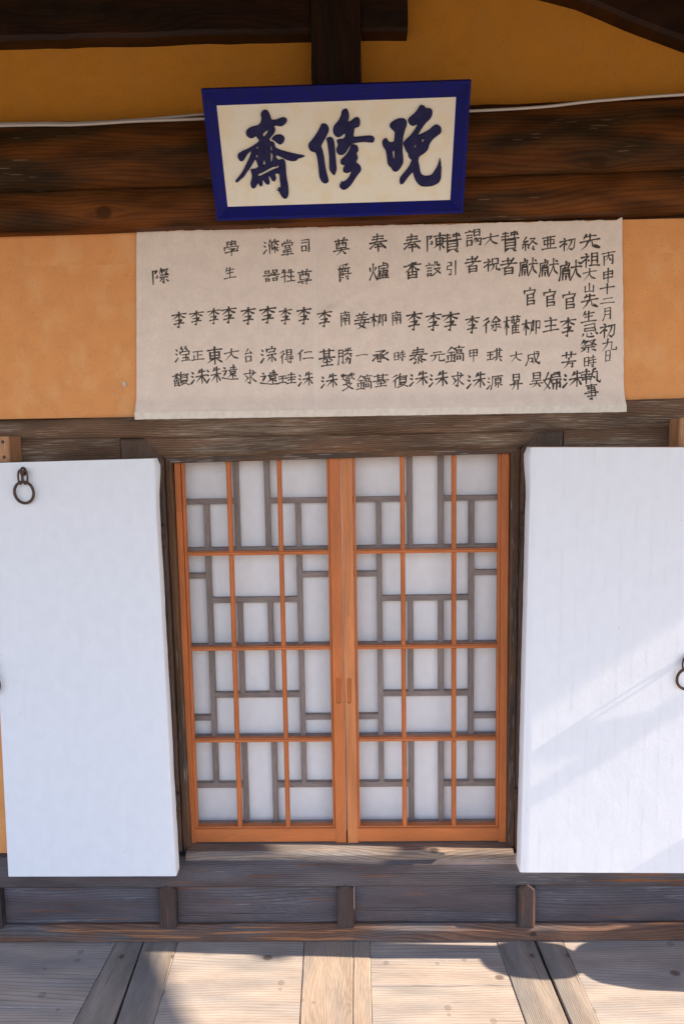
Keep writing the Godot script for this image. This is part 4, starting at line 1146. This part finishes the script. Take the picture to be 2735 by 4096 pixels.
func make_notice() -> void:
	var t := thing("paper_notice", "wide handwritten paper notice in black brush writing pasted under the beam", "notice", Vector3(0.08, 1.73, 0.01))
	var mat := notice_material()
	# corners of the sheet, clockwise from the lower left
	var bl := V(-0.6805, 1.7275)
	var br := V(0.832, 1.7260)
	var tr := V(0.8115, 2.2980)
	var tl := V(-0.6545, 2.2945)
	var r := RandomNumberGenerator.new()
	r.seed = 3
	var torn := noise(12, 1.0, 4)
	for sheet in 2:
		var f0: float = [0.0, 0.3665][sheet]
		var f1: float = [0.3765, 1.0][sheet]
		var nx: int = [70, 110][sheet]
		var ny := 46
		var st := SurfaceTool.new()
		st.begin(Mesh.PRIMITIVE_TRIANGLES)
		st.set_smooth_group(1)
		var grid: Array = []
		for j in ny + 1:
			var row: Array = []
			for i in nx + 1:
				var f := lerpf(f0, f1, float(i) / nx)
				var g := float(j) / ny
				var p := bl.lerp(br, f).lerp(tl.lerp(tr, f), g)
				if j == ny:
					p.y += 0.0035 * torn.get_noise_1d(f * 90.0) + 0.003 * torn.get_noise_1d(f * 24.0) + (0.008 * smoothstep(0.985, 1.0, f))
				if f1 == 1.0 and i == nx:
					p.x += 0.0016 * torn.get_noise_1d(g * 12.0 + 60.0)
				# the sheet lies on plaster, then laps over the lintel's edge and, at the top, over the beam's foot
				var z := 0.0052 + 0.0175 * (1.0 - smoothstep(1.738, 1.80, p.y)) + 0.0010 * sheet
				z += 0.0022 * wobble.get_noise_2d(p.x * 4.0, p.y * 5.0)
				z += 0.0065 * exp(-pow((p.y - 2.045 + 0.30 * (p.x + 0.09) + 0.02 * sin(p.x * 40.0)) / 0.010, 2.0)) * smoothstep(-0.12, -0.10, p.x) * (1.0 - smoothstep(0.05, 0.11, p.x))
				z += 0.004 * exp(-pow((p.y - 1.995 - 0.25 * (p.x + 0.6)) / 0.007, 2.0)) * (1.0 - smoothstep(-0.60, -0.52, p.x))
				z += 0.004 * exp(-pow((p.y - 1.955 + 0.22 * (p.x + 0.6)) / 0.006, 2.0)) * smoothstep(-0.61, -0.56, p.x) * (1.0 - smoothstep(-0.52, -0.47, p.x))
				z += 0.0032 * exp(-pow((p.y - 2.075 - 0.5 * (p.x + 0.02)) / 0.006, 2.0)) * smoothstep(-0.1, -0.06, p.x) * (1.0 - smoothstep(0.16, 0.22, p.x))
				z += 0.0032 * exp(-pow((p.y - 1.945 + 0.05 * p.x) / 0.012, 2.0)) * smoothstep(0.3, 0.5, p.x)
				if p.y > 2.262:
					z += 0.0
				row.append([Vector3(p.x, p.y, z), V((p.x - NOTICE.position.x) / NOTICE.size.x, (NOTICE.end.y - p.y) / NOTICE.size.y)])
			grid.append(row)
		for j in ny:
			for i in nx:
				var a: Array = grid[j][i]
				var b: Array = grid[j][i + 1]
				var c: Array = grid[j + 1][i + 1]
				var d: Array = grid[j + 1][i]
				quad(st, false, a[0], b[0], c[0], d[0], a[1], b[1], c[1], d[1])
		put("paper_sheet", done(st), mat, t)
	# the strip pasted along the foot
	var st := SurfaceTool.new()
	st.begin(Mesh.PRIMITIVE_TRIANGLES)
	st.set_smooth_group(1)
	for i in 90:
		var q: Array = []
		var u: Array = []
		for o in [[0, 0], [1, 0], [1, 1], [0, 1]]:
			var f: float = (i + o[0]) / 90.0
			var p := bl.lerp(br, f) + V(0.0, 0.0)
			p.y += [-0.0012, 0.0215][o[1]] + 0.0012 * torn.get_noise_1d(f * 40.0 + o[1] * 50.0)
			var z := 0.0072 + 0.0175 * (1.0 - smoothstep(1.738, 1.80, p.y)) + 0.0004 + 0.0022 * wobble.get_noise_2d(p.x * 4.0, p.y * 5.0)
			q.append(Vector3(p.x, p.y, z))
			u.append(V(f * 6.0, o[1] * 0.5))
		quad(st, false, q[0], q[1], q[2], q[3], u[0], u[1], u[2], u[3])
	put("pasted_strip", done(st), M.strip_paper, t)

func glyph(list: Array) -> PackedVector2Array:
	var p := PackedVector2Array()
	for i in range(0, list.size(), 2):
		p.append(V(list[i], list[i + 1]) * 0.0002)
	# one round of corner cutting, so that carved edges flow
	var out := PackedVector2Array()
	for i in p.size():
		var a := p[i]
		var b := p[(i + 1) % p.size()]
		out.append(a.lerp(b, 0.22))
		out.append(a.lerp(b, 0.78))
	return out

func make_name_board() -> void:
	var t := thing("name_board", "tilted name board with blue frame and three raised dark blue characters on cream", "sign board", Vector3(-0.0344, 2.2962, 0.1))
	t.set_meta("own_axes", true)
	t.basis = Basis(Vector3(0.99989, 0.01195, -0.00839), Vector3(-0.00655, 0.88048, 0.47404), Vector3(0.01305, -0.47393, 0.88046)).orthonormalized()
	var w := 0.357
	var h := 0.3325
	var m: Array = [[V(-w, 0.0), V(-0.3225, 0.035)], [V(w, 0.0), V(0.319, 0.0345)], [V(w, h), V(0.3205, 0.2918)], [V(-w, h), V(-0.3220, 0.2905)]]
	for k in 4:
		var a: Array = m[k]
		var b: Array = m[(k + 1) % 4]
		var st := SurfaceTool.new()
		st.begin(Mesh.PRIMITIVE_TRIANGLES)
		st.set_smooth_group(-1)
		# across the moulding: outer back, outer front, rim, slope down to the panel
		var prof := [[0.0, -0.032], [0.0, -0.002], [0.04, 0.0], [0.24, 0.0], [0.29, -0.003], [1.02, -0.021], [1.02, -0.032]]
		var left: Array = []
		var right: Array = []
		for q in prof:
			var pa: Vector2 = a[0].lerp(a[1], q[0])
			var pb: Vector2 = b[0].lerp(b[1], q[0])
			left.append(Vector3(pa.x, pa.y, q[1]))
			right.append(Vector3(pb.x, pb.y, q[1]))
		for q in prof.size() - 1:
			quad(st, false, left[q], right[q], right[q + 1], left[q + 1], V(0, 0), V(1, 0), V(1, 1), V(0, 1))
		put("frame_rail", done(st), M.blue, t)
	bar("panel", t, 0, -0.032, -0.020, -0.33, 0.33, 0.03, 0.297, {"m": M.board, "lu": 0.66, "lv": 0.268, "at": V(0, 0.012)}, 0.0)
	var ink_w := {"lu": 0.3}
	for c in [[[[1146,1388,1121,1376,1099,1340,1059,1293,1001,1251,970,1226,966,1198,981,1168,1007,1141,1044,1135,1076,1145,1103,1166,1083,1119,1045,1067,994,1010,942,973,907,930,907,912,931,863,952,820,979,796,980,765,997,734,1031,715,1019,679,990,624,944,570,891,516,868,479,864,441,872,407,893,396,920,408,953,451,993,500,1052,561,1067,498,1093,441,1132,396,1173,366,1242,358,1324,362,1391,385,1434,415,1452,462,1453,518,1453,629,1443,608,1444,666,1422,737,1414,685,1394,619,1356,564,1324,515,1271,501,1216,503,1178,520,1157,551,1145,620,1124,694,1127,731,1147,760,1213,795,1257,842,1275,913,1319,965,1376,1005,1427,1038,1430,1085,1410,1124,1370,1144,1334,1141,1293,1110,1261,1084,1197,1054,1103,1016,1137,1070,1206,1162,1269,1212,1294,1251,1298,1297,1291,1323,1257,1346,1209,1342,1186,1371],[875,1236,833,1232,774,1209,726,1176,715,1147,736,1111,789,1072,787,1016,781,948,725,942,698,966,678,997,648,995,622,971,615,932,632,887,662,850,676,798,686,731,693,676,714,642,741,626,765,582,795,565,832,570,869,603,908,664,916,712,906,798,898,882,904,989,927,1083,952,1140,954,1181,937,1216,908,1232]], [[1089,918,1057,868,1081,862],[1198,969,1164,965,1167,922,1181,933],[785,846,762,820,769,778,783,729,792,728]]], [[[-180,1204,-217,1195,-228,1166,-270,1103,-334,1023,-407,954,-403,906,-381,869,-346,853,-312,849,-295,800,-283,721,-279,628,-273,529,-249,478,-220,449,-183,441,-151,456,-140,478,-149,525,-172,607,-185,699,-192,785,-208,870,-229,922,-204,966,-155,1035,-116,1099,-111,1140,-126,1175,-148,1196],[-112,1035,-145,1023,-155,1009,-141,958,-129,862,-123,746,-128,630,-106,586,-63,540,-38,572,-21,627,-27,701,-33,823,-40,925,-47,991,-63,1018,-86,1033],[124,1373,88,1361,68,1339,61,1302,30,1240,-11,1198,-45,1167,-57,1132,-56,1079,-29,1043,12,1023,50,1035,103,1075,108,1045,92,1013,49,1006,9,1004,-11,990,-7,966,7,942,-11,900,-24,871,-13,834,13,809,46,800,83,810,124,848,159,898,183,935,233,947,312,956,385,958,444,949,487,945,504,960,516,998,498,1019,468,1035,399,1035,313,1030,220,1025,228,1071,239,1129,272,1140,305,1148,318,1197,313,1237,294,1261,268,1267,238,1256,192,1223,146,1208,163,1247,170,1293,159,1342,143,1365],[212,935,182,930,175,895,144,842,96,789,41,748,30,718,36,690,66,675,96,671,72,643,63,609,73,581,117,567,151,578,182,590,167,553,136,504,101,474,67,459,26,465,42,441,18,439,33,424,6,426,23,407,5,406,23,375,53,352,84,351,133,375,189,427,251,519,313,583,325,614,311,660,281,689,251,705,272,741,281,771,260,820,284,843,289,882,272,913,239,932]], []], [[[-963,1390,-991,1386,-1013,1369,-1031,1339,-1026,1308,-1026,1277,-1039,1241,-1069,1214,-1113,1201,-1162,1194,-1206,1178,-1240,1151,-1254,1120,-1247,1085,-1221,1059,-1187,1046,-1155,1054,-1121,1075,-1099,1046,-1076,1012,-1134,978,-1209,938,-1283,909,-1338,894,-1346,882,-1383,870,-1400,835,-1394,802,-1376,773,-1355,762,-1324,771,-1293,806,-1252,860,-1199,896,-1213,855,-1244,798,-1287,734,-1330,663,-1376,605,-1428,553,-1462,521,-1467,504,-1453,493,-1431,497,-1387,532,-1333,567,-1291,622,-1235,680,-1185,744,-1158,789,-1141,756,-1128,703,-1122,687,-1179,664,-1218,666,-1236,654,-1233,627,-1222,587,-1231,534,-1252,488,-1256,448,-1243,417,-1219,403,-1192,416,-1163,452,-1147,482,-1134,451,-1114,430,-1090,435,-1082,463,-1081,503,-1070,516,-1051,482,-1028,455,-1006,449,-983,463,-977,493,-991,547,-977,567,-959,533,-940,499,-919,489,-897,501,-882,537,-894,578,-889,592,-846,593,-834,576,-834,516,-830,449,-831,412,-853,405,-869,416,-859,385,-899,378,-860,362,-842,320,-819,278,-781,253,-747,266,-726,303,-718,364,-719,445,-732,526,-737,606,-735,685,-737,744,-760,774,-796,779,-836,766,-862,800,-861,822,-842,824,-794,801,-725,766,-655,745,-598,746,-576,755,-560,774,-495,789,-455,807,-479,817,-578,836,-704,867,-808,898,-864,927,-866,963,-885,996,-906,1003,-920,997,-940,1027,-915,1056,-878,1087,-850,1124,-845,1155,-861,1189,-820,1196,-793,1183,-744,1186,-703,1212,-675,1245,-684,1280,-725,1296,-771,1285,-828,1268,-887,1264,-898,1307,-917,1360,-939,1385],[-902,1040,-872,1071,-821,1088,-772,1085,-735,1061,-726,1026,-745,985,-793,955,-830,975,-870,1008,-905,1028]], [[-944,1147,-994,1121,-1027,1088,-1013,1061,-979,1090,-955,1120],[-1103,948,-1139,927,-1104,917],[-1142,837,-1117,838,-1122,809,-1146,812],[-1034,772,-1059,709,-1021,716,-1023,752],[-931,869,-911,840,-911,807,-925,756,-945,744,-935,821],[-928,949,-912,930,-919,882,-933,885],[-837,711,-864,679,-911,684,-985,650,-1068,613,-1128,594,-1135,571,-1120,564,-1025,605,-936,642,-876,663,-840,668]]]]:
		var k := Node3D.new()
		k.name = "character" if not t.has_node("character") else ("character_001" if not t.has_node("character_001") else "character_002")
		k.set_meta("own_axes", true)
		t.add_child(k)
		var outlines: Array = []
		for l in c[0]:
			outlines.append(glyph(l))
		var holes: Array = []
		for l in c[1]:
			holes.append(glyph(l))
		for i in outlines.size():
			var mine: Array = []
			for hole in holes:
				if Geometry2D.is_point_in_polygon(hole[0], outlines[i]):
					mine.append(hole)
			put("brush_stroke", outline_mesh(outlines[i], mine, -0.021, [[0.0, -0.0165], [0.0016, -0.0148], [0.0032, -0.0142]], ink_w), M.blue_ink, k)

func make_small_things() -> void:
	# wooden stops that hold the doors back
	var a := thing("door_stop", "orange wooden block under the lintel above the left papered door", "door stop", Vector3(-1.046, 1.6, 0.03), "wooden door stops")
	bar("block", a, 1, 0.018, 0.10, 1.58, 1.680, -1.075, -1.043, M.peg, 0.003)
	put("nail", lathe_mesh([[0.0055, 0.0], [0.001, 0.0005]], Vector3.ZERO, 12), M.iron, a)
	var nail: MeshInstance3D = a.get_child(1)
	nail.basis = Basis(Vector3.RIGHT, PI / 2)
	nail.position = Vector3(-1.059, 1.618, 0.1005) - a.position
	var nail2 := nail.duplicate()
	nail2.name = "nail_001"
	a.add_child(nail2)
	nail2.position = Vector3(-1.060, 1.664, 0.1005) - a.position
	var b := thing("door_stop", "orange wooden block under the lintel above the right papered door", "door stop", Vector3(0.975, 1.6, 0.03), "wooden door stops")
	bar("block", b, 1, 0.028, 0.10, 1.59, 1.702, 0.962, 1.0, M.peg, 0.003)
	# cables along the top of the beam
	var runs := [
		["white cable lying along the top of the dark beam, lower one left of the board", 0.0042, M.cable_white, [Vector3(-2.0, 2.578, 0.076), Vector3(-1.03, 2.580, 0.079), Vector3(-0.80, 2.577, 0.080), Vector3(-0.62, 2.583, 0.079), Vector3(-0.42, 2.585, 0.08), Vector3(-0.33, 2.59, 0.078), Vector3(0.2, 2.592, 0.078)]],
		["white cable lying along the top of the dark beam, upper one left of the board", 0.0036, M.cable_white, [Vector3(-2.0, 2.588, 0.062), Vector3(-1.03, 2.592, 0.062), Vector3(-0.80, 2.588, 0.064), Vector3(-0.60, 2.595, 0.062), Vector3(-0.42, 2.606, 0.06), Vector3(-0.30, 2.61, 0.06), Vector3(0.1, 2.60, 0.06)]],
		["white cable rising along the beam right of the name board", 0.004, M.cable_white, [Vector3(0.1, 2.585, 0.082), Vector3(0.36, 2.588, 0.082), Vector3(0.55, 2.594, 0.082), Vector3(0.70, 2.607, 0.08), Vector3(0.95, 2.619, 0.08), Vector3(1.4, 2.63, 0.078), Vector3(2.0, 2.645, 0.075)]],
		["black cable behind the white one right of the name board", 0.0065, M.cable_black, [Vector3(0.1, 2.604, 0.05), Vector3(0.36, 2.606, 0.05), Vector3(0.55, 2.612, 0.048), Vector3(0.72, 2.618, 0.045), Vector3(1.1, 2.626, 0.04), Vector3(2.0, 2.642, 0.04)]],
	]
	for r in runs:
		var curve := Curve3D.new()
		curve.bake_interval = 0.02
		var pts: Array = r[3]
		for i in pts.size():
			var d: Vector3 = (pts[mini(i + 1, pts.size() - 1)] - pts[maxi(i - 1, 0)]) / 6.0
			curve.add_point(pts[i], -d, d)
		var o := put("cable", tube_mesh(curve.get_baked_points(), r[1], 8), r[2], self)
		o.name = numbered("cable")
		tag(o, r[0], "cable", "cables along the beam")
